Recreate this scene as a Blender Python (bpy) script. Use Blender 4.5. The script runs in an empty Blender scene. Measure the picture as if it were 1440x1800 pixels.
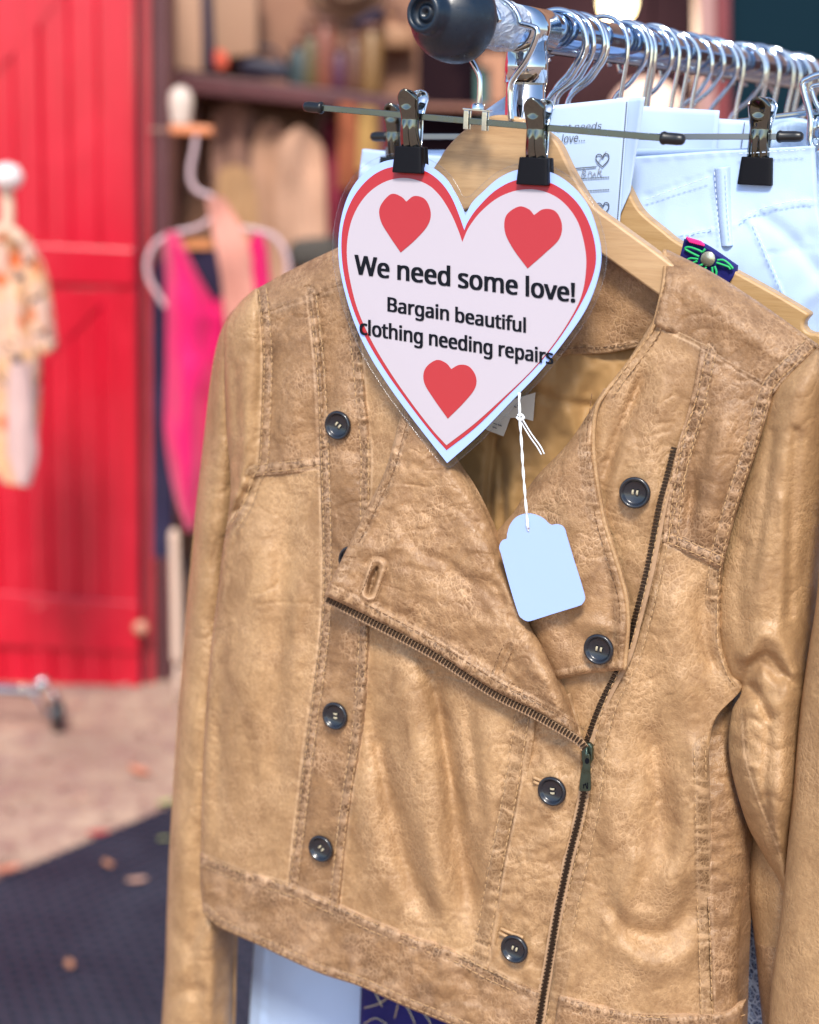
import bpy, bmesh, math, random
import numpy as np
from mathutils import Vector, Matrix

random.seed(7)
SC = bpy.context.scene
COL = SC.collection

# ------------------------------------------------------------------ camera
FPX = 2900.0                      # focal length in pixels of the 1440 x 1800 photograph
PITCH = math.radians(13.5)
ROLL = math.radians(1.8)
C = np.array([0.0, 0.0, 1.5])
_f = np.array([0, math.cos(PITCH), -math.sin(PITCH)])
_r0 = np.array([1.0, 0, 0])
_u0 = np.array([0, math.sin(PITCH), math.cos(PITCH)])
_r = _r0 * math.cos(ROLL) + _u0 * math.sin(ROLL)
_u = _u0 * math.cos(ROLL) - _r0 * math.sin(ROLL)
cam_d = bpy.data.cameras.new("camera")
cam = bpy.data.objects.new("camera", cam_d)
COL.objects.link(cam)
M = Matrix.Identity(4)
for i in range(3):
    M[i][0], M[i][1], M[i][2], M[i][3] = _r[i], _u[i], -_f[i], C[i]
cam.matrix_world = M
cam_d.sensor_fit = 'HORIZONTAL'
cam_d.sensor_width = 36.0
cam_d.lens = FPX / 1440 * 36.0
cam_d.clip_start = 0.02
cam_d.clip_end = 500
cam_d.dof.use_dof = True
cam_d.dof.focus_distance = 0.95
cam_d.dof.aperture_fstop = 6.6
SC.camera = cam

# ------------------------------------------------------------------ world, sun, exposure
SUN_EL, SUN_AZ = math.radians(48), math.radians(184)    # azimuth clockwise from +Y
w = bpy.data.worlds.new("World")
SC.world = w
w.use_nodes = True
nt = w.node_tree
sky = nt.nodes.new("ShaderNodeTexSky")
sky.sky_type = 'NISHITA'
sky.sun_disc = False
sky.sun_elevation = SUN_EL
sky.sun_rotation = SUN_AZ
bg = nt.nodes["Background"]
bg.inputs["Strength"].default_value = 0.13
nt.links.new(sky.outputs[0], bg.inputs[0])
sl = bpy.data.lights.new("sun", 'SUN')
sl.energy = 2.3
sl.angle = math.radians(12)
sl.color = (1.0, 0.94, 0.84)
so = bpy.data.objects.new("sun", sl)
COL.objects.link(so)
sdir = Vector((math.sin(SUN_AZ) * math.cos(SUN_EL), math.cos(SUN_AZ) * math.cos(SUN_EL), math.sin(SUN_EL)))
so.rotation_euler = sdir.to_track_quat('Z', 'Y').to_euler()
so.location = (-3, -6, 8)
SC.view_settings.view_transform = 'Standard'
SC.view_settings.look = 'None'
SC.view_settings.exposure = 0.95
SC.view_settings.gamma = 1
SC.render.engine = 'CYCLES'
try:
    SC.cycles.use_denoising = True
    SC.cycles.denoiser = 'OPENIMAGEDENOISE'
except Exception:
    pass
SC.cycles.max_bounces = 10
SC.cycles.transparent_max_bounces = 16

# ------------------------------------------------------------------ pixel geometry
def rays(px, py):
    px = np.asarray(px, float); py = np.asarray(py, float)
    a = (px - 720) / FPX; b = -(py - 900) / FPX
    return _f + a[..., None] * _r + b[..., None] * _u

def project(P):
    d = np.asarray(P) - C
    z = d @ _f
    return 720 + FPX * (d @ _r) / z, 900 - FPX * (d @ _u) / z

# rail direction = horizontal direction that vanishes at (2300, ~250)
_d = rays(2300, 250)
D = np.array([_d[0], _d[1], 0]); D /= np.linalg.norm(D)
N = -D                                           # garment planes face this way
T = np.array([D[1], -D[0], 0])                   # to the right along a garment plane
Z = np.array([0, 0, 1.0])
_rp = rays(812, 33)
RAIL0 = C + _rp * 0.91                           # rail tube end, 0.91 m from the lens
_v = rays(2850, 365); DR = _v / np.linalg.norm(_v)   # the rail itself runs a little askew to the garments
H0 = 0.03                                        # its height h above the jacket hanger plane
P0 = RAIL0 - N * H0
T0 = float(P0 @ T)

def PJ(px, py, h=0.0):
    """photo pixel -> point on the plane h metres in front of the jacket hanger plane"""
    d = rays(px, py)
    h = np.asarray(h, float)
    t = ((P0 - C) @ N + h) / (d @ N)
    return C + t[..., None] * d

def PY(px, py, Y):
    """photo pixel -> point on the vertical plane y = Y (background)"""
    d = rays(px, py)
    t = np.asarray(Y, float) / d[..., 1]
    return C + t[..., None] * d

def PG(px, py, z=0.0):
    d = rays(px, py)
    t = (z - C[2]) / d[..., 2]
    return C + t[..., None] * d

def HZ(h):
    """origin of plane h and its frame (T, Z, N)"""
    return P0 + N * h

# ------------------------------------------------------------------ noise
def _hash(ix, iy, seed):
    n = (ix.astype(np.int64) * 374761393 + iy.astype(np.int64) * 668265263 + seed * 974711) & 0x7fffffff
    n = ((n ^ (n >> 13)) * 1274126177) & 0x7fffffff
    n = (n ^ (n >> 16)) & 0xffff
    return n / 32767.5 - 1.0

def noise2(x, y, seed=0):
    x = np.asarray(x, float); y = np.asarray(y, float)
    ix = np.floor(x); iy = np.floor(y)
    fx = x - ix; fy = y - iy
    sx = fx * fx * fx * (fx * (fx * 6 - 15) + 10); sy = fy * fy * fy * (fy * (fy * 6 - 15) + 10)
    a = _hash(ix, iy, seed); b = _hash(ix + 1, iy, seed); c = _hash(ix, iy + 1, seed); d = _hash(ix + 1, iy + 1, seed)
    return (a + (b - a) * sx) * (1 - sy) + (c + (d - c) * sx) * sy

def sstep(a, b, x):
    t = np.clip((x - a) / (b - a), 0, 1)
    return t * t * (3 - 2 * t)

def smooth_line(pts, step=10.0, closed=False):
    """Catmull-Rom through the points, resampled to an even step"""
    p = np.asarray(pts, float)
    if len(p) == 2 and not closed:
        q = p
    else:
        if closed:
            e = np.vstack([p[-1:], p, p[:2]])
        else:
            e = np.vstack([2 * p[0] - p[1], p, 2 * p[-1] - p[-2]])
        out = []
        for i in range(1, len(e) - 2):
            t = np.linspace(0, 1, 12, endpoint=False)[:, None]
            a, b, c, d = e[i - 1], e[i], e[i + 1], e[i + 2]
            out.append(0.5 * ((2 * b) + (-a + c) * t + (2 * a - 5 * b + 4 * c - d) * t ** 2 + (-a + 3 * b - 3 * c + d) * t ** 3))
        q = np.vstack(out + ([] if closed else [e[-2:-1]]))
        if closed:
            q = np.vstack([q, q[:1]])
    L = np.r_[0, np.cumsum(np.linalg.norm(np.diff(q, axis=0), axis=1))]
    n = max(2, int(round(L[-1] / step)) + 1)
    s = np.linspace(0, L[-1], n)
    r = np.stack([np.interp(s, L, q[:, k]) for k in range(q.shape[1])], 1)
    return r[:-1] if closed else r

def resample(pts, n):
    q = smooth_line(pts, 2.0)
    L = np.r_[0, np.cumsum(np.linalg.norm(np.diff(q, axis=0), axis=1))]
    s = np.linspace(0, L[-1], n)
    return np.stack([np.interp(s, L, q[:, k]) for k in range(q.shape[1])], 1), L[-1]

def line_dist(px, py, pts):
    """distance, side-signed distance and arclength to a polyline (pixels)"""
    q = np.asarray(pts, float)
    best = np.full(px.shape, 1e9); sd = np.zeros(px.shape); al = np.zeros(px.shape)
    acc = 0.0
    for i in range(len(q) - 1):
        ax, ay = q[i]; bx, by = q[i + 1]
        vx, vy = bx - ax, by - ay
        L = math.hypot(vx, vy)
        if L < 1e-9: continue
        t = np.clip(((px - ax) * vx + (py - ay) * vy) / (L * L), 0, 1)
        dx = px - ax - t * vx; dy = py - ay - t * vy
        d = np.hypot(dx, dy)
        m = d < best
        best = np.where(m, d, best)
        cr = vx * (py - ay) - vy * (px - ax)
        sd = np.where(m, np.where(cr > 0, -d, d), sd)
        al = np.where(m, acc + t * L, al)
        acc += L
    return best, sd, al

# ------------------------------------------------------------------ objects
def tag(o, label=None, cat=None, group=None, kind=None):
    if label: o["label"] = label
    if cat: o["category"] = cat
    if group: o["group"] = group
    if kind: o["kind"] = kind
    return o

def thing(name, label, cat, loc, group=None):
    o = bpy.data.objects.new(name, None)
    o.empty_display_size = 0.05
    COL.objects.link(o)
    o.location = Vector([float(v) for v in loc])
    return tag(o, label, cat, group)

_WL = {}
def wloc(o):
    v = Vector((0, 0, 0))
    while o is not None:
        v = v + o.location
        o = o.parent
    return np.array(v)

def build(name, verts, faces, mat, parent=None, smooth=True, attrs=None, origin=None):
    verts = np.asarray(verts, float).reshape(-1, 3)
    off = wloc(parent) if parent is not None else np.zeros(3)
    org = off if origin is None else np.asarray(origin, float)
    me = bpy.data.meshes.new(name)
    me.from_pydata((verts - org).tolist(), [], faces if isinstance(faces, list) else faces.tolist())
    if smooth:
        me.polygons.foreach_set("use_smooth", [True] * len(me.polygons))
    if attrs:
        for k, v in attrs.items():
            a = me.attributes.new(k, 'FLOAT', 'POINT')
            a.data.foreach_set("value", np.asarray(v, np.float32).ravel())
    me.materials.append(mat)
    me.update()
    o = bpy.data.objects.new(name, me)
    COL.objects.link(o)
    if parent is not None:
        o.parent = parent
    o.location = Vector((org - off).tolist())
    return o

class MB:
    def __init__(s): s.v = []; s.f = []
    def add(s, vs, fs):
        b = len(s.v); s.v.extend([tuple(map(float, q)) for q in vs]); s.f.extend([tuple(i + b for i in f) for f in fs])
    def grid(s, G, closed_u=False, flip=False):
        h, wd = G.shape[:2]
        fs = []
        for i in range(h - 1):
            for j in range(wd if closed_u else wd - 1):
                k = (j + 1) % wd
                q = (i * wd + j, i * wd + k, (i + 1) * wd + k, (i + 1) * wd + j)
                fs.append(q[::-1] if flip else q)
        s.add(G.reshape(-1, 3), fs)
    def tube(s, pts, r, n=10, caps=True):
        p = np.asarray(pts, float)
        m = len(p)
        rr = np.broadcast_to(np.asarray(r, float), (m,))
        tg = np.gradient(p, axis=0); tg /= np.linalg.norm(tg, axis=1)[:, None] + 1e-12
        a = np.array([0, 0, 1.0]) if abs(tg[0][2]) < .9 else np.array([1.0, 0, 0])
        nrm = np.cross(tg[0], a); nrm /= np.linalg.norm(nrm)
        ang = np.linspace(0, 2 * math.pi, n, endpoint=False)
        G = np.zeros((m, n, 3))
        for i in range(m):
            nrm = nrm - tg[i] * (nrm @ tg[i]); nrm /= np.linalg.norm(nrm) + 1e-12
            bn = np.cross(tg[i], nrm)
            G[i] = p[i] + rr[i] * (np.cos(ang)[:, None] * nrm + np.sin(ang)[:, None] * bn)
        b = len(s.v)
        s.grid(G, True)
        if caps:
            s.f.append(tuple(b + i for i in range(n))[::-1]); s.f.append(tuple(b + (m - 1) * n + i for i in range(n)))
    def lathe(s, origin, axis, prof, n=32):
        axis = np.asarray(axis, float); axis = axis / np.linalg.norm(axis)
        a = np.array([0, 0, 1.0]) if abs(axis[2]) < .9 else np.array([1.0, 0, 0])
        e1 = np.cross(axis, a); e1 /= np.linalg.norm(e1); e2 = np.cross(axis, e1)
        ang = np.linspace(0, 2 * math.pi, n, endpoint=False)
        G = np.array([[np.asarray(origin) + axis * z + r * (math.cos(t) * e1 + math.sin(t) * e2) for t in ang] for r, z in prof])
        s.grid(G, True)
    def box(s, o, ex, ey, ez):
        o = np.asarray(o, float)
        vs = [o + x * np.asarray(ex) + y * np.asarray(ey) + z * np.asarray(ez) for z in (-.5, .5) for y in (-.5, .5) for x in (-.5, .5)]
        s.add(vs, [(0, 2, 3, 1), (4, 5, 7, 6), (0, 1, 5, 4), (2, 6, 7, 3), (0, 4, 6, 2), (1, 3, 7, 5)])
    def prism(s, front, back):
        """closed outline front (n,3) and back (n,3)"""
        n = len(front)
        fs = [tuple(range(n)), tuple(range(2 * n - 1, n - 1, -1))]
        fs += [(i, i + n, (i + 1) % n + n, (i + 1) % n) for i in range(n)]
        s.add(list(front) + list(back), fs)
    def build(s, name, mat, parent=None, smooth=True, bevel=0, seg=2, origin=None):
        o = build(name, np.array(s.v), s.f, mat, parent, smooth, origin=origin)
        if bevel:
            md = o.modifiers.new("bevel", 'BEVEL'); md.width = bevel; md.segments = seg; md.limit_method = 'ANGLE'; md.angle_limit = math.radians(35)
        elif smooth:
            pass
        return o

def sharp(o, deg=40):
    me = o.data
    bm = bmesh.new(); bm.from_mesh(me)
    bmesh.ops.recalc_face_normals(bm, faces=bm.faces)
    for e in bm.edges:
        if len(e.link_faces) == 2 and e.calc_face_angle(0) > math.radians(deg): e.smooth = False
    bm.to_mesh(me); bm.free()
    return o

# ------------------------------------------------------------------ materials
def mat(name, base=(.5, .5, .5), rough=.5, metal=0.0, coat=0.0, spec=.5, sheen=0.0, trans=0.0):
    m = bpy.data.materials.new(name); m.use_nodes = True
    b = m.node_tree.nodes["Principled BSDF"]
    b.inputs["Base Color"].default_value = (*base, 1)
    b.inputs["Roughness"].default_value = rough
    b.inputs["Metallic"].default_value = metal
    b.inputs["Specular IOR Level"].default_value = spec
    b.inputs["Coat Weight"].default_value = coat
    b.inputs["Coat Roughness"].default_value = .08
    b.inputs["Sheen Weight"].default_value = sheen
    return m

class NT:
    """tiny node helper"""
    def __init__(s, m): s.t = m.node_tree; s.b = s.t.nodes["Principled BSDF"]; s.tc = None
    def n(s, typ, **kw):
        x = s.t.nodes.new(typ)
        for k, v in kw.items(): setattr(x, k, v)
        return x
    def link(s, a, b): s.t.links.new(a, b)
    def obj(s):
        if s.tc is None: s.tc = s.n("ShaderNodeTexCoord")
        return s.tc.outputs["Object"]
    def mapping(s, scale=(1, 1, 1), rot=(0, 0, 0), src=None):
        m = s.n("ShaderNodeMapping"); m.inputs["Scale"].default_value = scale; m.inputs["Rotation"].default_value = rot
        s.link(src or s.obj(), m.inputs[0]); return m.outputs[0]
    def noise(s, scale, detail=4, rough=.55, dist=0, src=None):
        x = s.n("ShaderNodeTexNoise"); x.inputs["Scale"].default_value = scale; x.inputs["Detail"].default_value = detail
        x.inputs["Roughness"].default_value = rough; x.inputs["Distortion"].default_value = dist
        s.link(src or s.obj(), x.inputs["Vector"]); return x.outputs[0]
    def voro(s, scale, feature='F1', src=None, rand=1.0):
        x = s.n("ShaderNodeTexVoronoi", feature=feature); x.inputs["Scale"].default_value = scale
        x.inputs["Randomness"].default_value = rand
        s.link(src or s.obj(), x.inputs["Vector"]); return x.outputs["Distance"]
    def ramp(s, fac, stops):
        x = s.n("ShaderNodeValToRGB"); e = x.color_ramp.elements
        while len(e) < len(stops): e.new(.5)
        for i, (p, c) in enumerate(stops):
            e[i].position = p; e[i].color = (*c, 1) if len(c) == 3 else c
        s.link(fac, x.inputs[0]); return x.outputs[0]
    def rng(s, fac, a, b, c=0, d=1):
        x = s.n("ShaderNodeMapRange"); x.clamp = True
        for i, v in enumerate((a, b, c, d)): x.inputs[i + 1].default_value = v
        s.link(fac, x.inputs[0]); return x.outputs[0]
    def math(s, op, a, b=None):
        x = s.n("ShaderNodeMath", operation=op)
        for i, v in enumerate((a, b)):
            if v is None: continue
            if isinstance(v, (int, float)): x.inputs[i].default_value = v
            else: s.link(v, x.inputs[i])
        return x.outputs[0]
    def mix(s, fac, a, b, blend='MIX'):
        x = s.n("ShaderNodeMix", data_type='RGBA', blend_type=blend)
        if isinstance(fac, (int, float)): x.inputs[0].default_value = fac
        else: s.link(fac, x.inputs[0])
        for i, v in ((6, a), (7, b)):
            if isinstance(v, tuple): x.inputs[i].default_value = (*v, 1)
            else: s.link(v, x.inputs[i])
        return x.outputs[2]
    def attr(s, name):
        x = s.n("ShaderNodeAttribute"); x.attribute_name = name; return x.outputs["Fac"]
    def bump(s, h, strength=.3, dist=.001, prev=None):
        x = s.n("ShaderNodeBump"); x.inputs["Strength"].default_value = strength; x.inputs["Distance"].default_value = dist
        s.link(h, x.inputs["Height"])
        if prev is not None: s.link(prev, x.inputs["Normal"])
        return x.outputs[0]
    def color(s, c): s.link(c, s.b.inputs["Base Color"])
    def normal(s, c): s.link(c, s.b.inputs["Normal"])
    def roughness(s, c): s.link(c, s.b.inputs["Roughness"])

def leather(name, light, dark, crackle=.5, grain=1.0, rough=.48):
    m = mat(name, light, rough, spec=.42)
    q = NT(m)
    big = q.noise(13, 5, .6, .6)
    mid = q.noise(48, 6, .65, .8)
    fine = q.noise(420, 4, .7)
    c = q.mix(q.rng(big, .36, .66), light, tuple(a * .55 + b * .45 for a, b in zip(light, dark)))
    c = q.mix(q.math('MULTIPLY', q.rng(mid, .45, .70), .75), c, dark)
    burn_shade = q.attr("burn_shade"); wear = q.attr("wear")  # burnished seam dye, plus painted shade inside the buttonhole
    c = q.mix(q.math('MULTIPLY', burn_shade, .95), c, tuple(v * .42 for v in dark))
    # crackled grain: pale fine lines between the cells of the hide
    wv = q.n("ShaderNodeVectorMath", operation='ADD')
    nz = q.n("ShaderNodeTexNoise"); nz.inputs["Scale"].default_value = 90; nz.inputs["Detail"].default_value = 3
    q.link(q.obj(), nz.inputs["Vector"])
    sc = q.n("ShaderNodeVectorMath", operation='SCALE'); sc.inputs["Scale"].default_value = .0022
    q.link(nz.outputs["Color"], sc.inputs[0]); q.link(q.obj(), wv.inputs[0]); q.link(sc.outputs[0], wv.inputs[1])
    mp = q.mapping((1, 1, .7), (0, .5, 0), wv.outputs[0])
    e1 = q.voro(340, 'DISTANCE_TO_EDGE', mp)
    e2 = q.voro(620, 'DISTANCE_TO_EDGE', wv.outputs[0])
    l1 = q.rng(e1, .0, .16, 1, 0); l2 = q.rng(e2, .0, .20, 1, 0)
    zone = q.rng(q.noise(22, 5, .65, .8), .44, .62)
    zone = q.math('MAXIMUM', q.math('MULTIPLY', zone, 1.0), burn_shade)
    lines = q.math('MULTIPLY', q.math('MAXIMUM', l1, q.math('MULTIPLY', l2, .5)), zone)
    c = q.mix(q.math('MULTIPLY', lines, crackle), c, tuple(min(1, v * 1.32 + .05) for v in light))
    c = q.mix(q.math('MULTIPLY', q.rng(fine, .35, .7), .40), c, tuple(v * .75 for v in dark))
    c = q.mix(q.math('MULTIPLY', wear, .8), c, tuple(min(1, v * 1.25 + .10) for v in light))
    q.color(c)
    hgt = q.math('ADD', q.math('MULTIPLY', q.rng(e1, 0, .22), q.math('ADD', q.math('MULTIPLY', zone, .8), .25)), q.math('MULTIPLY', q.rng(e2, 0, .25), .35))
    b = q.bump(hgt, .50 * grain, .00045)
    b = q.bump(fine, .25 * grain, .0004, b)
    b = q.bump(mid, .25, .0012, b)
    q.normal(b)
    q.roughness(q.rng(mid, .3, .7, rough - .08, rough + .12))
    return m

TAN, TAND = (.475, .292, .146), (.225, .118, .052)
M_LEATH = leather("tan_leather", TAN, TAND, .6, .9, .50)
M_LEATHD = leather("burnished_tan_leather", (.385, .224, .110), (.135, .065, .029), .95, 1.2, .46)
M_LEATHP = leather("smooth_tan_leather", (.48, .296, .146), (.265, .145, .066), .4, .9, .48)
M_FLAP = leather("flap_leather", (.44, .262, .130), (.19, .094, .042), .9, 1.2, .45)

def fabric(name, base, rough=.85, weave=900, bumpd=.0004, var=.12, sheen=.2, foldn=0):
    m = mat(name, base, rough, spec=.25, sheen=sheen)
    q = NT(m)
    c = q.mix(q.rng(q.noise(9, 4), .35, .65), tuple(v * (1 - var) for v in base), tuple(min(1, v * (1 + var * .5)) for v in base))
    q.color(c)
    b = q.bump(q.noise(weave, 2, .6), .35, bumpd)
    if foldn: b = q.bump(q.noise(foldn, 4, .6, 1.0), .8, .006, b)
    q.normal(b)
    return m

M_LINING = fabric("tan_lining", (.43, .25, .10), .55, 1400, .0002, .10, .1)
M_DENIM = fabric("white_denim", (.45, .60, .87), .8, 1500, .0003, .03)  # white cloth, with the blue skylight tint mixed into its base colour
M_DENIMS = mat("white_thread", (.62, .73, .90), .8)
M_NAVY = fabric("navy_velvet", (.010, .011, .14), .7, 1200, .0004, .3, .08)
M_PAPER = mat("white_paper", (.48, .62, .87), .6, spec=.3)  # blue cast of the open shade put into the white base
M_CARD = mat("pale_card", (.33, .46, .84), .45, spec=.35)
M_SIGNB = mat("pale_blue_border", (.35, .49, .95), .3, spec=.4, coat=.12)
M_SIGNP = mat("pale_lilac_paper", (.45, .405, .455), .32, spec=.4, coat=.12)
M_SIGNR = mat("printed_red", (.39, .020, .026), .32, spec=.4, coat=.12)
M_INK = mat("black_ink", (.003, .004, .008), .5, spec=.15)
M_INKG = mat("grey_ink", (.06, .065, .08), .6)
M_PEN = mat("pencil_grey", (.30, .33, .40), .7)
M_STRING = mat("white_cotton_string", (.78, .84, .88), .8)
M_LABEL = mat("cream_label_cloth", (.70, .68, .60), .8)
M_STITCH = mat("tan_thread", (.50, .31, .15), .75)
M_STITCHD = mat("brown_thread", (.17, .085, .035), .75)
M_BTN = mat("black_horn_button", (.010, .012, .018), .26, spec=.6, coat=.3)
M_BTHREAD = mat("pale_button_thread", (.45, .40, .28), .8)
M_BLACKV = mat("black_vinyl", (.0015, .0015, .004), .5, spec=.22)
M_RUBBER = mat("black_rubber_tip", (.008, .009, .012), .35)
M_CAP = mat("dark_teal_plastic", (.004, .012, .026), .36, spec=.5)
def _scr(m):
    q = NT(m); n1 = q.noise(60, 6, .7); n2 = q.noise(350, 3, .6)
    q.color(q.mix(q.rng(n1, .55, .8), (.004, .012, .026), (.02, .045, .07)))
    q.roughness(q.rng(n2, .3, .7, .26, .5)); q.normal(q.bump(n2, .12, .0006))
_scr(M_CAP)
def metal(name, base, rough, nz=200, st=.04):
    m = mat(name, base, rough, 1.0); q = NT(m)
    q.roughness(q.rng(q.noise(nz, 4, .6), .3, .7, rough * .7, rough * 1.5)); q.normal(q.bump(q.noise(nz * .5, 3), st, .0006)); return m
M_CHROME = metal("chrome", (.62, .68, .73), .07)
M_RAIL = metal("rail_chrome", (.30, .41, .58), .10)
M_STEEL = metal("bright_steel", (.50, .56, .58), .13)
M_BAR = metal("dull_steel_bar", (.17, .20, .19), .2)
M_CHROME_DK = metal("dark_reflection_chrome", (.16, .175, .165), .07)  # chrome with its dark reflections put into the base colour
M_BRASS = mat("antique_brass", (.085, .065, .05), .3, .9)
M_ZIPTAPE = mat("brown_tape", (.40, .25, .145), .8)
M_PULL = metal("green_bronze", (.10, .14, .115), .34)
M_GREY = mat("brushed_bar", (.30, .33, .35), .35, 1.0)

def wood(name, a, b, axis_rot=0.0, scale=1.0):
    m = mat(name, a, .42, spec=.4); q = NT(m)
    s = q.mapping((6 * scale, 6 * scale, 90 * scale), (0, axis_rot, 0))
    n1 = q.noise(4, 5, .6, .5, s); n2 = q.noise(16, 3, .6, .2, s)
    c = q.mix(q.rng(n1, .35, .68), a, b)
    c = q.mix(q.math('MULTIPLY', q.rng(n2, .5, .8), .4), c, tuple(v * .6 for v in b))
    q.color(c); q.normal(q.bump(n2, .1, .0008)); return m
M_WOOD1 = wood("pale_beech", (.53, .345, .185), (.46, .285, .145), math.radians(35))
M_WOOD2 = wood("golden_beech", (.50, .315, .145), (.42, .25, .105), math.radians(35))

def film():
    m = bpy.data.materials.new("clear_laminate"); m.use_nodes = True
    t = m.node_tree; t.nodes.remove(t.nodes["Principled BSDF"])
    out = t.nodes["Material Output"]
    tr = t.nodes.new("ShaderNodeBsdfTransparent"); tr.inputs[0].default_value = (.97, .98, 1, 1)
    gl = t.nodes.new("ShaderNodeBsdfGlossy"); gl.inputs["Roughness"].default_value = .12
    fr = t.nodes.new("ShaderNodeFresnel"); fr.inputs["IOR"].default_value = 1.45
    ad = t.nodes.new("ShaderNodeMath"); ad.operation = 'ADD'; ad.inputs[1].default_value = .0
    mx = t.nodes.new("ShaderNodeMixShader")
    nz = t.nodes.new("ShaderNodeTexNoise"); nz.inputs["Scale"].default_value = 60
    tc = t.nodes.new("ShaderNodeTexCoord"); bp = t.nodes.new("ShaderNodeBump"); bp.inputs["Strength"].default_value = .2; bp.inputs["Distance"].default_value = .002
    t.links.new(tc.outputs["Object"], nz.inputs["Vector"]); t.links.new(nz.outputs[0], bp.inputs["Height"]); t.links.new(bp.outputs[0], gl.inputs["Normal"])
    ad.operation = "MULTIPLY"; ad.inputs[1].default_value = .45; t.links.new(fr.outputs[0], ad.inputs[0]); t.links.new(ad.outputs[0], mx.inputs[0])
    t.links.new(tr.outputs[0], mx.inputs[1]); t.links.new(gl.outputs[0], mx.inputs[2]); t.links.new(mx.outputs[0], out.inputs[0])
    return m
M_FILM = film()

# ------------------------------------------------------------------ surfaces over photo pixels
def coons(L, R, top=None, bot=None, step=3.0):
    """pixel grid between a left and right boundary (both top to bottom), optional curved top and bottom (left to right)"""
    _, l1 = resample(L, 4); _, l2 = resample(R, 4)
    tl = top if top is not None else [L[0], R[0]]
    bl = bot if bot is not None else [L[-1], R[-1]]
    _, w1 = resample(tl, 4); _, w2 = resample(bl, 4)
    wm = max(w1, w2, max(np.hypot(*(np.array(resample(L, 9)[0]) - resample(R, 9)[0]).T)))
    nv = max(4, int(max(l1, l2) / step)); nu = max(3, int(wm / step))
    Lp, _ = resample(L, nv); Rp, _ = resample(R, nv); Tp, _ = resample(tl, nu); Bp, _ = resample(bl, nu)
    u = np.linspace(0, 1, nu)[None, :, None]; v = np.linspace(0, 1, nv)[:, None, None]
    Pt = (1 - u) * Lp[:, None] + u * Rp[:, None] + (1 - v) * Tp[None] + v * Bp[None] \
        - ((1 - u) * (1 - v) * Lp[0] + u * (1 - v) * Rp[0] + (1 - u) * v * Lp[-1] + u * v * Rp[-1])
    W = np.linalg.norm(Rp - Lp, axis=1)[:, None]
    U = np.broadcast_to(u[..., 0], Pt.shape[:2]); V = np.broadcast_to(v[..., 0], Pt.shape[:2])
    H = np.linalg.norm(Bp - Tp, axis=1)[None, :]
    return Pt[..., 0], Pt[..., 1], dict(L=U * W, R=(1 - U) * W, T=V * H, B=(1 - V) * H, U=U, V=V)

def sheet(name, px, py, h, m, parent, attrs=None, skirt=.003):
    """height field over photo pixels, with its rim turned back so that it has thickness"""
    G = PJ(px, py, h)
    nv, nu = px.shape
    vs = G.reshape(-1, 3)
    idx = np.arange(nv * nu).reshape(nv, nu)
    fs = np.stack([idx[:-1, :-1], idx[1:, :-1], idx[1:, 1:], idx[:-1, 1:]], -1).reshape(-1, 4)
    fs = fs.tolist()
    loop = np.r_[idx[0, :], idx[1:, -1], idx[-1, -2::-1], idx[-2:0:-1, 0]]
    ring = vs[loop] - N * skirt
    b = len(vs)
    n = len(loop)
    for i in range(n):
        j = (i + 1) % n
        fs.append([int(loop[i]), int(loop[j]), b + j, b + i])
    at = {}
    for k, v in (attrs or {}).items():
        v = np.asarray(v).ravel(); at[k] = np.r_[v, v[loop]]
    return build(name, np.vstack([vs, ring]), fs, m, parent, True, at)

def font(*names):
    for nm in names:
        try:
            import os
            return bpy.data.fonts.load(os.path.join(bpy.utils.resource_path('LOCAL'), "datafiles", "fonts", nm))
        except Exception:
            pass
    return None
FONT = font("NotoSansHebrew-Regular.woff2", "Inter.woff2")
def lettering(name, text, x0, y0, x1, y1, cap, h, m, parent, bold=0.0, shear=0.0, capchar="W", place=None, font_=None):
    """text laid on plane h, its baseline from photo pixel (x0, y0) to (x1, y1), capital height cap pixels"""
    cu = bpy.data.curves.new(name, 'FONT'); cu.body = text; cu.shear = shear
    if font_ or FONT: cu.font = font_ or FONT
    cu.resolution_u = 6
    ob = bpy.data.objects.new(name, cu); COL.objects.link(ob)
    dg = bpy.context.evaluated_depsgraph_get(); dg.update()
    me = bpy.data.meshes.new_from_object(ob.evaluated_get(dg))
    v = np.zeros(len(me.vertices) * 3); me.vertices.foreach_get("co", v); v = v.reshape(-1, 3)
    fs = [tuple(p.vertices) for p in me.polygons]
    bpy.data.objects.remove(ob); bpy.data.curves.remove(cu)
    if len(v) == 0: return None
    a, b = v[:, 0].min(), v[:, 0].max()
    capm = v[:, 1].max()
    k = (v[:, 0] - a) / (b - a)
    px = x0 + k * (x1 - x0); py = y0 + k * (y1 - y0) - v[:, 1] / capm * cap
    shifts = [0.0] if bold == 0 else [i * bold for i in (-1, -.5, 0, .5, 1)]
    nv0 = len(v); Ps = []; fs0 = fs; fs = []
    for i, dx in enumerate(shifts):                      # heavier strokes: the same flat letters laid side by side
        for dy in ((0,) if bold == 0 else (-.35 * bold, .35 * bold)):
            Pk = PJ(px + dx, py + dy, h) if place is None else place(px + dx, py + dy)
            fs += [tuple(a + len(Ps) * nv0 for a in f) for f in fs0]
            Ps.append(Pk + N * 1.5e-5 * len(Ps))
    P = np.vstack(Ps)
    bpy.data.meshes.remove(me)
    return build(name, P, fs, m, parent, False)
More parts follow.
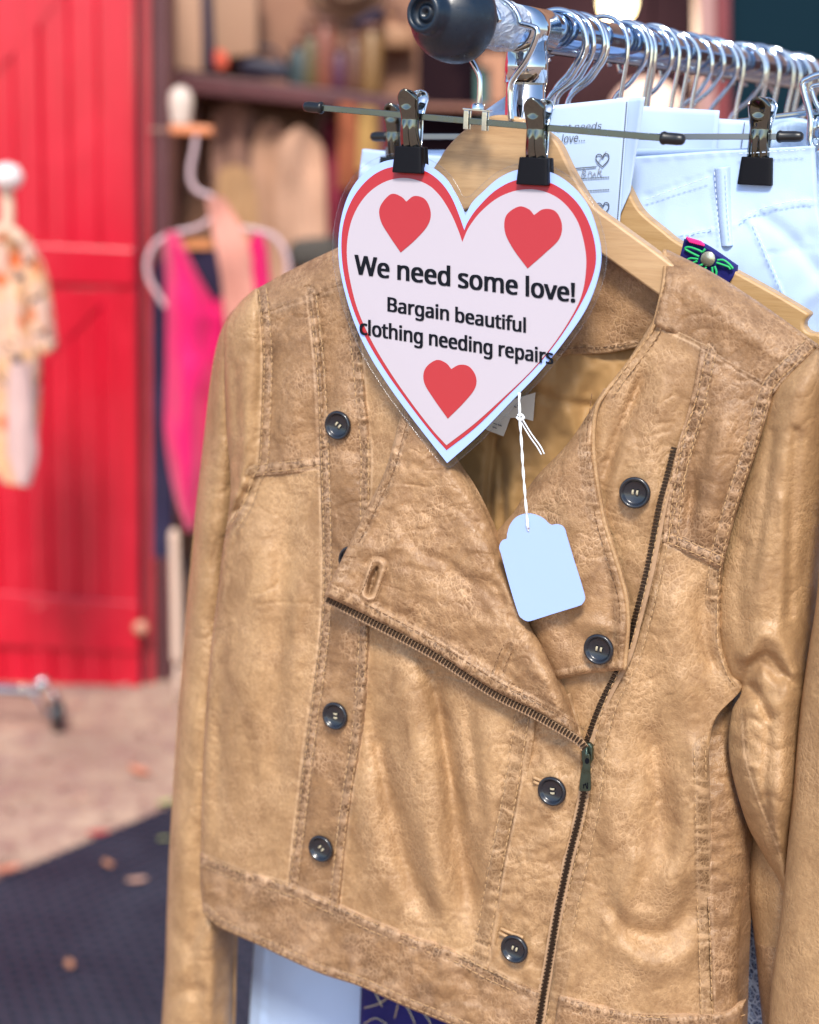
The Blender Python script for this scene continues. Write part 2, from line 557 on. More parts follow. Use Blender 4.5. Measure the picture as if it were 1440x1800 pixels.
# ================================================================== GROUND
M_GROUND = mat("sandy_gravel", (.34, .24, .175), .9, spec=.2)
q = NT(M_GROUND)
g1 = q.noise(2.2, 6, .65, .4); g2 = q.noise(14, 6, .7); g3 = q.voro(70)
c = q.mix(q.rng(g1, .35, .65), (.48, .345, .25), (.29, .19, .14))
c = q.mix(q.math('MULTIPLY', q.rng(g2, .42, .62), .85), c, (.27, .15, .125))
c = q.mix(q.math('MULTIPLY', q.rng(g3, .0, .5, 1, 0), .35), c, (.52, .44, .38))
q.color(c); q.normal(q.bump(g2, .5, .01, q.bump(g3, .5, .006)))
mb = MB()
n = 60
xs = np.r_[-160, np.linspace(-9, 9, n), 160]; ys = np.r_[-160, np.linspace(-6, 12, n), 200]
G = np.array([[(x, y, .006 * float(noise2(x * 1.4, y * 1.4, 2)) if abs(x) < 9 and -6 < y < 12 else 0) for x in xs] for y in ys])
mb.grid(G)
tag(mb.build("ground", M_GROUND), kind="structure")

# perforated rubber mat: its long edge runs from pixel (0, 1552) to (300, 1424)
M_MAT = mat("black_rubber_mat", (.018, .019, .034), .55, spec=.4)
q = NT(M_MAT); q.color(q.mix(q.rng(q.noise(5, 4), .4, .7), (.017, .021, .038), (.032, .038, .060)))
e0, e1 = PG(0, 1552), PG(300, 1424)
ed = (e1 - e0) / np.linalg.norm(e1 - e0); en = np.array([ed[1], -ed[0], 0])
if en[1] > 0: en = -en
mb = MB()
cell = .030; hx = cell; hy = cell * .866
# honeycomb: each cell a hexagonal rim standing 10 mm high (top ring and inner wall)
corner = e0 - ed * .5
corner[2] = 0
hexa = [(math.cos(math.radians(60 * k + 30)), math.sin(math.radians(60 * k + 30))) for k in range(6)]
ro, ri = cell / math.sqrt(3), cell / math.sqrt(3) * .66
ni_, nj_ = 66, 62
hv_, hf_ = [], []
for j in range(nj_):
    for i in range(ni_):
        cx = corner + ed * (i * cell + (cell / 2 if j % 2 else 0)) + en * (cell * .5 + j * hy)
        b = len(hv_)
        for k in range(6):
            v = ed * hexa[k][0] + en * hexa[k][1]
            hv_.append(cx + v * ro + Z * .012); hv_.append(cx + v * ri + Z * .012); hv_.append(cx + v * ri + Z * .003)
        for k in range(6):
            a, d_ = b + 3 * k, b + 3 * ((k + 1) % 6)
            hf_.append((a, d_, d_ + 1, a + 1)); hf_.append((a + 1, d_ + 1, d_ + 2, a + 2))
hv_ = np.array(hv_)
MT = build("rubber_mat", hv_, hf_, M_MAT, None, False, origin=e0)
tag(MT, "black honeycomb rubber mat lying on the gravel beneath the rack", "mat")
base = MB(); A_ = corner - en * 0; 
w_, l_ = ni_ * cell, nj_ * hy
base.box(corner + ed * w_ / 2 + en * l_ / 2 + Z * .002, ed * w_, en * l_, Z * .004)
o = base.build("mat_base", mat("mat_underside", (.014, .016, .026), .7), MT, False)

# fallen leaves
LEAF_C = {"orange": (.46, .17, .10), "brown": (.36, .17, .10), "red": (.40, .045, .04), "green": (.34, .36, .13), "peach": (.46, .27, .20)}
LM = {k: mat(k + "_leaf", v, .6) for k, v in LEAF_C.items()}
LG = "fallen leaves on the ground"
def leaf(px, py, size, col, rot, label, z=.0145):
    c = PG(px, py, z)
    mb = MB(); t = np.linspace(-1, 1, 9); G = []
    for a in t:
        wd = .42 * (1 - a * a) ** .7 + .01
        G.append([c + (np.array([math.cos(rot), math.sin(rot), 0]) * a + np.array([-math.sin(rot), math.cos(rot), 0]) * wd * b) * size + Z * (.10 * size * (a * a + 1.4 * b * b) ) for b in (-1, -.5, 0, .5, 1)])
    mb.grid(np.array(G)); o = mb.build("fallen_leaf", LM[col], None, origin=c)
    tag(o, label, "leaf", LG)
leaf(240, 1549, 0.022, "peach", .3, "largest pale peach leaf lying on the black mat")
leaf(190, 1520, 0.020, "brown", 2.2, "brown leaf on the black mat just above the largest peach leaf")
leaf(122, 1697, 0.019, "brown", 1.9, "lowest brown leaf lying alone on the mat")
leaf(10, 1530, 0.032, "orange", .6, "bright orange leaf at the mat edge by the left border", .02)
leaf(172, 1466, 0.024, "red", .2, "dark red leaf on the line between mat and gravel", .012)
leaf(245, 1358, 0.036, "orange", 2.4, "reddish orange leaf on the gravel above the mat", .01)
leaf(290, 1412, 0.022, "green", .8, "pale green leaf on the gravel beside the jacket sleeve", .01)
leaf(287, 1475, .011, "green", .2, "yellow green leaf on the mat touching the jacket sleeve")

# leaf litter and grit on the gravel, too small to count
rl_ = random.Random(11); lv, lf, lc_ = [], [], []
for k in range(1500):
    x_, y_ = rl_.uniform(-1.5, 1.2), rl_.uniform(2.2, 4.6)
    pxx, pyy = project(np.array([x_, y_, 0.0]))
    if (np.array([x_, y_, 0]) - e0) @ en > -.02: continue
    s_ = rl_.choice((.004, .006, .009, .014)); a_ = rl_.uniform(0, 6.28); b_ = len(lv); col_ = rl_.random()
    for u_, v_ in ((-1, 0), (-.2, -.5), (1, 0), (.1, .5)):
        lv.append((x_ + s_ * (u_ * math.cos(a_) - v_ * math.sin(a_)), y_ + s_ * (u_ * math.sin(a_) + v_ * math.cos(a_)), .008 + s_ * .35 * abs(u_) * rl_.uniform(.3, 1))); lc_.append(col_)
    lf.append((b_, b_ + 1, b_ + 2, b_ + 3))
M_LIT = mat("leaf_litter", (.3, .17, .1), .85); q = NT(M_LIT)
q.color(q.ramp(q.attr("tone"), [(0, (.16, .07, .05)), (.3, (.34, .17, .12)), (.55, (.26, .11, .10)), (.8, (.62, .50, .42)), (1, (.55, .22, .12))]))
tag(build("leaf_litter", np.array(lv), lf, M_LIT, None, False, dict(tone=lc_)), "scattered leaf litter and grit on the gravel yard", "leaf litter", kind="stuff")

# ================================================================== RED BARN DOOR
YD = 4.15
def paint(name, base, dark, rough=.32, coat=.25):
    m = mat(name, base, rough, coat=coat, spec=.5); q = NT(m)
    s = q.mapping((30, 30, 1.2))
    c = q.mix(q.rng(q.noise(3, 5, .6, .3, s), .35, .7), base, dark)
    c = q.mix(q.math('MULTIPLY', q.rng(q.noise(6, 5), .5, .75), .35), c, tuple(min(1, v * 1.25 + .02) for v in base))
    q.color(c); q.normal(q.bump(q.noise(10, 4, .6, .2, s), .2, .002)); return m
M_RED = paint("red_gloss_paint", (.56, .002, .024), (.44, .002, .015))
M_RED2 = paint("red_trim_paint", (.58, .010, .035), (.40, .006, .02))
DOOR = thing("barn_door", "red ledged and braced barn door with vertical planks standing open", "door", PY(120, 1213, YD))
def slab_px(mb, pts, Y, thick):
    p = np.array(pts, float)
    F = PY(p[:, 0], p[:, 1], Y); mb.prism(F, F + np.array([0, thick, 0]))
# planks with v grooves: one height field
bx = np.array([-110, -62, -14, 34, 81, 129, 177, 243])
tl = PY(-110, -120, YD); br = PY(243, 1213, YD)
def edge_x(px, py): return PY(px, py, YD)
mb = MB(); 
for k in range(len(bx) - 1):
    a, b = bx[k], bx[k + 1]
    x0, x1 = PY(a, 600, YD)[0], PY(b, 600, YD)[0]
    z0, z1 = PY(120, 1208, YD)[2], PY(120, -140, YD)[2]
    gv = .006
    prof = [(x0, YD + .007), (x0 + gv, YD), (x1 - gv, YD), (x1, YD + .007)]
    bulge = .003 * (k % 3 - 1)
    G = np.array([[(x, y + bulge * (1 if 0 < i < 3 else 0), z) for i, (x, y) in enumerate(prof)] for z in np.linspace(z0, z1, 6)])
    mb.grid(G, flip=True)
    xa, xb = x0, x1
    mb.grid(np.array([[(xb, YD + .045, z), (xa, YD + .045, z)] for z in (z0, z1)]))
mb.build("boarding", M_RED, DOOR, False)
mb = MB()
slab_px(mb, [(-120, 420), (236, 437), (236, 505), (-120, 490)], YD - .014, .013); mb.build("ledge", M_RED, DOOR, False, .006)
mb = MB(); slab_px(mb, [(-120, 1030), (246, 1060), (246, 1150), (-120, 1130)], YD - .014, .013); mb.build("ledge", M_RED, DOOR, False, .006)
mb = MB(); slab_px(mb, [(-140, 270), (-20, 140), (60, 55), (150, -55), (40, -150), (-160, 80)], YD - .0035, .003); mb.build("brace", M_RED, DOOR, False, .006)
mb = MB(); slab_px(mb, [(206, 507), (120, 507), (-130, 760), (-130, 850)], YD - .004, .003); mb.build("brace", M_RED, DOOR, False, .006)
mb = MB(); slab_px(mb, [(232, -140), (241, -140), (250, 1213), (241, 1213)], YD + .004, .045); mb.build("gap_shade_strip", mat("gap_shade", (.03, .006, .02), .8), DOOR, False)  # dark strip painted as the shade in the gap beside the door
mb = MB(); c = PY(249, 1100, YD - .02); mb.lathe(c + np.array([0, .02, 0]), (0, -1, 0), [(.010, 0), (.010, .02), (.017, .028), (.020, .040), (.015, .048), (0, .052)], 20)
mb.build("door_knob", mat("peach_knob", (.50, .22, .14), .4), DOOR)

# ================================================================== SHOP FRONT
M_POST = paint("dark_brown_timber", (.105, .028, .034), (.06, .018, .02), .5, .0)
M_TIMB = paint("brown_timber", (.20, .085, .06), (.12, .05, .04), .55, .0)
FR = thing("door_frame", "red edged dark brown timber door post beside the barn door", "door frame", PY(275, 1213, YD + .05))
mb = MB(); slab_px(mb, [(246, -160), (262, -160), (272, 1214), (256, 1214)], YD + .02, .06); mb.build("red_edging", paint("red_edge", (.42, .03, .045), (.25, .015, .02)), FR, False, .003)
mb = MB(); slab_px(mb, [(262, -170), (294, -170), (300, 1216), (271, 1216)], YD + .05, .14); mb.build("post", M_POST, FR, False, .004)

M_WALL = mat("tan_plaster_wall", (.36, .215, .135), .85); q = NT(M_WALL)
q.color(q.mix(q.rng(q.noise(1.6, 6, .65), .35, .7), (.40, .205, .125), (.24, .115, .075)))
q.normal(q.bump(q.noise(9, 5), .3, .01))
YW = 5.5
mb = MB()
def wallbox(mb, x0, x1, y0, y1, z0, z1): mb.box(((x0 + x1) / 2, (y0 + y1) / 2, (z0 + z1) / 2), (x1 - x0, 0, 0), (0, y1 - y0, 0), (0, 0, z1 - z0))
xl_ = PY(235, 600, YD + .2)[0]
SH = thing("shop_building", "open fronted timber shop with tan back wall behind the clothes rack", "building", (1.5, YW, 0))
mb = MB(); wallbox(mb, -2.2, 6.5, YW, YW + .15, -.02, 5.2); mb.build("back_wall", M_WALL, SH, False)
mb = MB(); wallbox(mb, xl_ - .16, xl_ - .02, YD + .24, YW - .003, -.02, 2.0); mb.build("side_wall", M_TIMB, SH, False)
mb = MB(); wallbox(mb, 6.5, 6.65, YD - .2, YW + .15, -.02, 3.2); mb.build("side_wall", M_TIMB, SH, False)
mb = MB(); wallbox(mb, -2.4, 6.8, YD + .9, YW + .3, 5.203, 5.32); mb.build("roof", M_TIMB, SH, False)
mb = MB(); wallbox(mb, -4.5, PY(-112, 600, YD)[0], YD + .06, YD + .2, -.02, 3.2); mb.build("front_wall", M_RED2, SH, False)
# near-black sheet painted as the shaded interior right of the lit corner
M_DARK = mat("shade_and_cord_black", (.010, .005, .008), .9, spec=.05)
YP = 5.0
def PP(px, py): return PY(px, py, YP)
mb = MB(); slab_px(mb, [(735, -200), (1700, -200), (1700, 900), (735, 900)], YP, .1); mb.build("shade_backing", M_DARK, SH, False)
mb = MB(); slab_px(mb, [(1284, -160), (1700, -160), (1700, 700), (1290, 700)], 4.2, .05); mb.build("teal_shutter", mat("dark_teal_board", (.003, .017, .028), .8, spec=.1), SH, False)
mb = MB(); slab_px(mb, [(1228, -160), (1256, -160), (1262, 700), (1234, 700)], 4.15, .10); mb.build("pale_post", mat("pale_pink_post", (.40, .22, .20), .7), SH, False, .004)
mb = MB(); slab_px(mb, [(1257, -160), (1283, -160), (1288, 700), (1262, 700)], 4.17, .10); mb.build("red_post", paint("dark_red_post", (.20, .02, .03), (.12, .015, .02)), SH, False, .004)
mb = MB(); slab_px(mb, [(838, 118), (860, 118), (862, 330), (838, 330)], YP - .03, .025); mb.build("teal_trim", mat("teal_trim_board", (.02, .085, .09), .6), SH, False)
mb = MB(); slab_px(mb, [(842, 92), (892, 92), (892, 180), (862, 180), (862, 118), (842, 118)], YP - .05, .02); mb.build("tan_panel", mat("dull_tan_panel", (.16, .085, .06), .8), SH, False)
mb = MB(); slab_px(mb, [(735, 182), (900, 186), (900, 196), (735, 192)], YP - .12, .11); mb.build("counter_edge", M_TIMB, SH, False, .004)

# shelf and the things on it
SF = thing("wall_shelf", "brown timber shelf high on the tan shop wall", "shelf", PY(480, 160, YW - .1))
mb = MB(); slab_px(mb, [(292, 122), (760, 178), (760, 206), (292, 160)], YW - .32, .315); mb.build("board", M_POST, SF, False, .006)
for x in (330, 560):
    mb = MB(); slab_px(mb, [(x, 165), (x + 16, 166), (x + 16, 225), (x + 6, 240), (x, 240)], YW - .16, .155); mb.build("bracket", M_TIMB, SF, False)
YS = YW - .26
def soft_box(name, label, cat, pts, Y, th, m, bev=.02, group=None):
    c = np.array(pts, float)
    o = thing(name, label, cat, PY(c[:, 0].mean(), c[:, 1].max(), Y), group)
    mb = MB(); slab_px(mb, pts, Y, th); mb.build("body", m, o, True, bev, 3); return o
GOODS = "goods on the shop shelf"
bag = soft_box("handbag", "black flat handbag lying on the brown shop shelf", "bag", [(418, 112), (440, 100), (500, 108), (518, 128), (512, 142), (420, 128)], YS, .12, mat("black_bag", (.012, .010, .028), .5), .02, GOODS)
mb = MB(); q = smooth_line(np.array([PY(432, 106, YS + .05), PY(450, 84, YS + .05), PY(480, 86, YS + .05), PY(500, 112, YS + .05)]), .01); mb.tube(q, .006, 8); mb.build("handle", bag.children[0].data.materials[0], bag)
soft_box("storage_box", "tall tan cardboard box at the left end of the shelf", "box", [(296, -60), (352, -54), (356, 126), (298, 120)], YS - .04, .2, mat("tan_card", (.40, .24, .16), .8), .006, GOODS)
soft_box("storage_box", "wide tan box with a dark gap beside it on the shelf", "box", [(372, -50), (452, -44), (452, 96), (376, 104)], YS + .02, .16, mat("tan_card_dull", (.34, .20, .13), .8), .006, GOODS)
soft_box("folder", "dark navy folder standing between the two tan boxes", "folder", [(354, -30), (368, -30), (376, 122), (358, 122)], YS - .03, .2, mat("navy_card", (.02, .014, .04), .7), .004, GOODS)
soft_box("cushion", "small orange red cushion on the shelf in front of the tan box", "cushion", [(374, 90), (386, 84), (400, 98), (398, 122), (376, 122)], YS - .06, .05, mat("orange_red_cloth", (.55, .09, .05), .8), .018, GOODS)
BC = [("teal", (.035, .055, .06)), ("olive", (.10, .075, .03)), ("rust", (.20, .06, .035)), ("plum", (.08, .02, .045)), ("brown", (.12, .05, .03)), ("ochre", (.22, .12, .045))]
for k, x in enumerate((526, 546, 570, 596, 622, 652)):
    nm, cc_ = BC[k]
    y0 = 128 + (x - 500) * .1
    o = thing("storage_jar", "blurred %s jar in the row on the brown shelf" % nm, "jar", PY(x, y0 + 14, YS), GOODS)
    mb = MB(); hgt = .09 + .035 * ((k * 7) % 3); b0_ = PY(x, y0 + 22, YS); mb.lathe(b0_, (0, 0, 1), [(0, 0), (.033, 0), (.036, .01), (.036, hgt), (.024, hgt + .02), (.022, hgt + .03), (0, hgt + .03)], 20)
    mb.build("body", mat(nm + "_jar", cc_, .4), o)
    mb = MB(); mb.lathe(b0_ + Z * (hgt + .028), (0, 0, 1), [(0, 0), (.027, 0), (.027, .02), (0, .022)], 20); mb.build("lid", M_TIMB, o)
HT_ = thing("straw_hat", "round tan straw hat high on the shop wall", "hat", PY(612, 0, YW - .06))
mb = MB(); mb.lathe(PY(612, -45, YW - .03), (0.05, -1, -.1), [(.001, .09), (.07, .085), (.09, .06), (.095, .012), (.135, .004), (.138, 0), (.001, -.002)], 36); mb.build("hat_body", mat("straw", (.50, .30, .19), .8), HT_)
mb = MB(); mb.lathe(PY(612, -45, YW - .03), (0.05, -1, -.1), [(.0955, .014), (.098, .014), (.0955, .036), (.093, .036)], 36); mb.build("hat_band", mat("dark_band", (.03, .02, .05), .7), HT_)
soft_box("dark_basket", "dark basket on the shop wall beneath the straw hat", "basket", [(612, 40), (660, 14), (676, 12), (676, 30), (640, 50)], YW - .2, .14, mat("dark_wicker", (.02, .012, .035), .8), .02)

# clothes hanging under the shelf
def cloth_hang(name, label, cat, L, R, top, Y, m, amp=.03, per=46, group=None, part_="body"):
    px, py, e = coons(L, R, top, None, 9)
    root = thing(name, label, cat, PY(float(np.mean([L[-1][0], R[-1][0]])), max(L[-1][1], R[-1][1]), Y), group)
    yy = Y - amp * np.sin(px / per * 2 * math.pi / 2 + .6 * np.sin(py / 170)) * (.3 + .7 * e["V"]) - .02 * noise2(px / 30, py / 90, int(L[0][0]) % 97)
    G = PY(px, py, yy)
    mb = MB(); mb.grid(G)
    mb.grid(G + np.array([0, .03 + amp, 0]), flip=True)
    mb.build(part_, m, root)
    return root
CG = "clothes hanging below the shop shelf"
M_CL1 = fabric("tan_coat_cloth", (.46, .26, .17), .9, 300, .001, .15); M_CL2 = fabric("beige_coat_cloth", (.54, .32, .22), .9, 300, .001, .12)
M_CL3 = fabric("dusty_brown_cloth", (.30, .16, .12), .9, 300, .001, .2); M_CL4 = fabric("wine_red_cloth", (.22, .02, .045), .8, 300, .001, .25)
M_CL5 = fabric("caramel_cloth", (.44, .255, .13), .9, 300, .001, .15)
YC = YW - .2
cloth_hang("hanging_coat", "dusty brown coat nearest the red door below the shelf", "coat", [(375, 195), (372, 300), (366, 900)], [(452, 200), (458, 300), (470, 900)], [(375, 195), (410, 178), (452, 200)], YC + .02, M_CL3, .02, 40, CG)
cloth_hang("hanging_coat", "caramel coat low between the pink dress hanger and the beige coats", "coat", [(384, 300), (378, 420), (370, 950)], [(440, 305), (455, 420), (470, 950)], [(384, 300), (412, 290), (440, 305)], YC - .08, M_CL5, .02, 40, CG)
cloth_hang("hanging_coat", "tan coat in the middle below the shop shelf", "coat", [(452, 225), (440, 330), (430, 950)], [(505, 232), (512, 330), (520, 950)], [(452, 225), (478, 208), (505, 232)], YC - .02, M_CL1, .03, 42, CG)
cloth_hang("hanging_coat", "widest beige coat below the shop shelf", "coat", [(492, 250), (485, 330), (480, 950)], [(560, 245), (572, 330), (580, 950)], [(492, 250), (525, 222), (560, 245)], YC - .06, M_CL2, .03, 36, CG)
cloth_hang("hanging_dress", "wine red dress at the right end of the clothes below the shelf", "dress", [(568, 215), (570, 330), (575, 950)], [(640, 225), (650, 330), (670, 950)], [(568, 215), (600, 205), (640, 225)], YC, M_CL4, .03, 34, CG)
for x0, x1, yt, yb, nm_, cc_, lb_ in ((596, 626, 178, 330, "rust_scarf_cloth", (.34, .10, .045), "rust scarf hanging from the shelf edge left of the mustard one"), (632, 662, 186, 300, "mustard_scarf_cloth", (.46, .27, .09), "mustard scarf hanging from the shelf edge between two others"), (668, 704, 190, 345, "plum_scarf_cloth", (.14, .035, .06), "plum scarf at the right end of the shelf edge")):
    cloth_hang("hanging_scarf", lb_, "scarf", [(x0, yt), (x0 - 4, yb)], [(x1, yt + 4), (x1 + 4, yb)], None, YW - .34, fabric(nm_, cc_, .9, 300, .001, .25), .014, 14, CG)
for x_, y_, s_, nm_, cc_, lb_ in ((690, 60, 34, "tan_bag_leather", (.42, .22, .12), "tan shoulder bag on the wall beside the straw hat"), (548, 62, 24, "brown_bag_leather", (.20, .085, .05), "small brown pouch on the wall above the jars")):
    b_ = thing("shoulder_bag", lb_, "bag", PY(x_, y_ + s_, YW - .06), "bags on the shop wall")
    mb = MB(); slab_px(mb, [(x_ - s_, y_ - s_ * .5), (x_ + s_, y_ - s_ * .45), (x_ + s_ * 1.1, y_ + s_ * .8), (x_ - s_ * 1.1, y_ + s_ * .8)], YW - .09, .085); mb.build("body", mat(nm_, cc_, .6), b_, True, .02, 3)
    mb = MB(); bg_q = smooth_line(np.array([PY(x_ - s_ * .8, y_ - s_ * .5, YW - .05), PY(x_ - s_ * .3, y_ - s_ * 1.6, YW - .03), PY(x_ + s_ * .3, y_ - s_ * 1.6, YW - .03), PY(x_ + s_ * .8, y_ - s_ * .5, YW - .05)]), .01); mb.tube(bg_q, .006, 8); mb.build("strap", M_TIMB, b_)
soft_box("folded_cloth", "dark folded cloth on a stack below the beige coats", "folded clothes", [(505, 425), (590, 418), (595, 470), (505, 476)], YC - .16, .2, mat("grey_green_cloth", (.06, .055, .05), .9), .03)

# pendant lamp and round lantern, right
LP = thing("pendant_lamp", "glowing warm white globe lamp hanging inside the dark shop", "lamp", PY(1086, 8, 4.7))
mb = MB(); lc = PY(1086, 4, 4.7); mb.lathe(lc - Z * .050, (0, 0, 1), [(0, 0), (.026, .007), (.044, .024), (.050, .050), (.044, .076), (.026, .093), (.012, .10)], 28)
M_BULB = mat("lit_bulb", (1, .85, .5), .5); _b = M_BULB.node_tree.nodes["Principled BSDF"]; _b.inputs["Emission Color"].default_value = (1, .80, .42, 1); _b.inputs["Emission Strength"].default_value = 5.0
mb.build("globe", M_BULB, LP)
_pl = bpy.data.lights.new("globe_light", 'POINT'); _pl.energy = 14; _pl.color = (1, .76, .52); _pl.shadow_soft_size = .05
_po = bpy.data.objects.new("globe_light", _pl); COL.objects.link(_po); _po.parent = LP; _po.location = Vector((lc - Z * .11 - np.array(wloc(LP))).tolist())
mb = MB(); mb.tube(np.array([lc + Z * .05, lc + Z * .12]), .014, 12); mb.tube(np.array([lc + Z * .12, lc + Z * 1.6]), .004, 8); mb.build("cord", M_DARK, LP)
RB = thing("round_lantern", "large peach paper globe lantern half hidden behind the white repair cards", "lantern", PY(1135, 206, 3.2))
mb = MB(); rc = PY(1136, 206, 3.2); R_ = .074
prof = [(max(.0005, R_ * math.sin(a)), -R_ * math.cos(a)) for a in np.linspace(0.02, math.pi - .12, 40)]
mb.lathe(rc, (0, 0, 1), prof, 40); mb.build("paper_shade", mat("peach_paper", (.95, .62, .46), .7), RB)
mb = MB(); mb.tube(np.array([rc + Z * R_ * .95, rc + Z * 1.5]), .002, 6); mb.build("cord", M_DARK, RB)

# ================================================================== PINK DRESS ON A WHITE HANGER
YK = 3.75
M_PINK = fabric("hot_pink_satin", (.66, .002, .115), .5, 400, .0005, .06, .3)
M_NAVYL = fabric("dark_navy_cloth", (.018, .013, .045), .7, 400, .0005, .2)
M_PEACH = fabric("peach_scarf_cloth", (.58, .25, .19), .8, 300, .0006, .12)
M_WHP = mat("lilac_white_plastic", (.56, .40, .42), .4)
BK = thing("hook_bracket", "orange peg bracket with a pale knob high on the brown door post", "bracket", PY(335, 240, YK + .05))
mb = MB(); slab_px(mb, [(298, 216), (372, 222), (372, 238), (298, 236)], YK - .01, .05); mb.build("peg_rail", mat("orange_wood", (.66, .22, .09), .5), BK, False, .006)
mb = MB(); mb.lathe(PY(318, 216, YK + .01), (0, 0, 1), [(.022, 0), (.024, .02), (.027, .045), (.024, .065), (.012, .078), (0, .08)], 20); mb.build("knob", mat("cream_knob", (.62, .50, .42), .5), BK)
mb = MB(); slab_px(mb, [(262, 224), (300, 226), (300, 236), (262, 234)], YK + .02, .46); mb.build("arm", M_TIMB, BK, False, .004)
PH = thing("plastic_hanger", "lilac white plastic hanger holding the hot pink dress", "hanger", PY(385, 430, YK))
mb = MB()
def bg_tube(mb, pts, Y, r): 
    q = smooth_line(pts, 5); mb.tube(PY(q[:, 0], q[:, 1], Y), r, 10)
bg_tube(mb, [(345, 236), (341, 265), (335, 295), (336, 320), (348, 336), (364, 342), (376, 350), (382, 372)], YK, .0062); mb.build("hook", M_WHP, PH)
mb = MB()
bg_tube(mb, [(382, 372), (352, 398), (300, 412), (272, 430), (259, 460), (262, 490), (276, 515), (292, 540)], YK, .0062)
bg_tube(mb, [(382, 372), (400, 395), (450, 405), (480, 415), (500, 440), (507, 475), (500, 520)], YK, .0062)
mb.build("arms", M_WHP, PH)
PD = thing("pink_dress", "hot pink V necked dress hanging on the plastic hanger beside the barn door", "dress", PY(320, 930, YK))
def bg_sheet(name, L, R, top, bot, Y, m, parent, amp=.02, per=40, seed=0, th=.02):
    px, py, e = coons(L, R, top, bot, 6)
    yy = Y - amp * np.sin(np.pi * e["U"]) - .4 * amp * np.sin(px / per * math.pi) - .3 * amp * noise2(px / 30, py / 60, seed)
    G = PY(px, py, yy); mb = MB(); mb.grid(G); mb.grid(G + np.array([0, th, 0]), flip=True)
    return mb.build(name, m, parent)
bg_sheet("body", [(290, 408), (288, 440), (292, 520), (292, 640), (290, 760), (305, 860), (328, 934)], [(312, 408), (345, 480), (380, 540), (392, 560), (384, 640), (360, 800), (336, 934)], None, None, YK - .01, M_PINK, PD, .03, 50, 1)
bg_sheet("body_panel", [(380, 530), (392, 640), (360, 800), (334, 930)], [(470, 440), (466, 600), (430, 760), (338, 934)], None, None, YK + .0, M_PINK, PD, .03, 50, 2)
bg_sheet("shoulder", [(442, 412), (436, 450), (430, 530)], [(462, 410), (470, 450), (476, 530)], None, None, YK - .012, M_PINK, PD, .015, 50, 3)
bg_sheet("lining", [(305, 440), (340, 500), (380, 560)], [(470, 438), (468, 500), (450, 570)], None, None, YK + .03, M_NAVYL, PD, .01, 60, 4)
mb = MB(); slab_px(mb, [(318, 418), (374, 422), (374, 438), (326, 438)], YK + .012, .008); mb.build("neck_label", mat("orange_label", (.55, .22, .08), .8), PD, False)
ND2 = cloth_hang("dark_dress", "dark navy dress behind the pink dress against the door post", "dress", [(268, 470), (266, 620), (268, 980)], [(300, 470), (305, 700), (300, 980)], [(268, 470), (284, 455), (300, 470)], YK + .12, M_NAVYL, .01, 40)
SCF = cloth_hang("peach_scarf", "long peach scarf draped over the plastic hanger in front of the pink dress", "scarf", [(362, 352), (376, 420), (392, 520), (406, 700)], [(392, 352), (430, 420), (448, 520), (456, 700)], [(362, 352), (378, 344), (392, 352)], YK - .06, M_PEACH, .012, 30)
STK = thing("pale_stick", "pale beige stick standing behind the jacket sleeve by the door post", "stick", PY(312, 1170, YK + .1))
mb = MB(); q = smooth_line([(306, 930), (309, 1050), (311, 1166)], 10); mb.tube(PY(q[:, 0], q[:, 1], YK + .1), [.007] + [.0125] * (len(q) - 2) + [.010], 12); mb.tube(PY(np.array([311., 312.]), np.array([1164., 1240.]), YK + .1), .006, 8); mb.build("shaft", mat("beige_wood", (.66, .47, .36), .6), STK)

# ================================================================== LEFT: PATTERNED DRESS ON ITS OWN RACK
YL = 3.55
M_FLOR = mat("floral_print", (.70, .45, .26), .8); q = NT(M_FLOR)
f1 = q.noise(15, 3, .6, 1.2); f2 = q.voro(16); f3 = q.noise(19, 3, .6, .8)
c = q.mix(q.rng(f1, .44, .56), (.72, .42, .22), (.66, .42, .33))
c = q.mix(q.rng(f2, .26, .36, 1, 0), c, (.66, .16, .05)); c = q.mix(q.rng(f3, .57, .62), c, (.03, .025, .04)); q.color(c)
FD = cloth_hang("floral_dress", "orange cream and black floral dress before the red door at the left edge", "dress", [(-90, 430), (-96, 520), (-90, 650), (-60, 800), (10, 850)], [(44, 420), (72, 500), (64, 620), (62, 720), (48, 856)], [(-90, 430), (-40, 412), (10, 400), (44, 420)], YL, M_FLOR, .02, 44)
bg_sheet("sleeve", [(36, 424), (44, 500), (58, 600), (70, 622)], [(48, 424), (78, 480), (96, 600), (92, 618)], None, None, YL - .06, M_FLOR, FD, .02, 60, 5)
bg_sheet("sash", [(16, 640), (12, 740), (14, 800), (28, 850)], [(52, 640), (58, 740), (64, 800), (50, 856)], None, None, YL - .05, fabric("pale_pink_cloth", (.60, .40, .37), .8, 300, .001, .1), FD, .015, 60, 6)
FH = thing("padded_hanger", "cream hanger with a round white knob above the floral dress", "hanger", PY(0, 420, YL))
mb = MB(); mb.lathe(PY(14, 335, YL - .02), (0, 0, 1), [(0, 0), (.022, .006), (.032, .022), (.032, .036), (.022, .052), (0, .058)], 20); mb.build("knob", mat("white_knob", (.78, .68, .66), .5), FH)
mb = MB(); bg_tube(mb, [(10, 330), (14, 370), (12, 404)], YL - .01, .014); bg_tube(mb, [(-84, 440), (-30, 414), (12, 402), (40, 424)], YL - .01, .012); mb.build("frame", mat("cream_hanger", (.70, .50, .36), .6), FH)
RL = thing("clothes_rail", "chrome wheeled clothes rail behind the floral dress at the left edge", "clothes rack", PG(-100, 1290))
gc = PG(100, 1288); yy_ = gc[1]
mb = MB(); mb.tube(np.array([PY(-260, 1196, yy_), PY(-60, 1207, yy_), PY(66, 1216, yy_)]), .012, 14); mb.build("foot_bar", M_STEEL, RL)
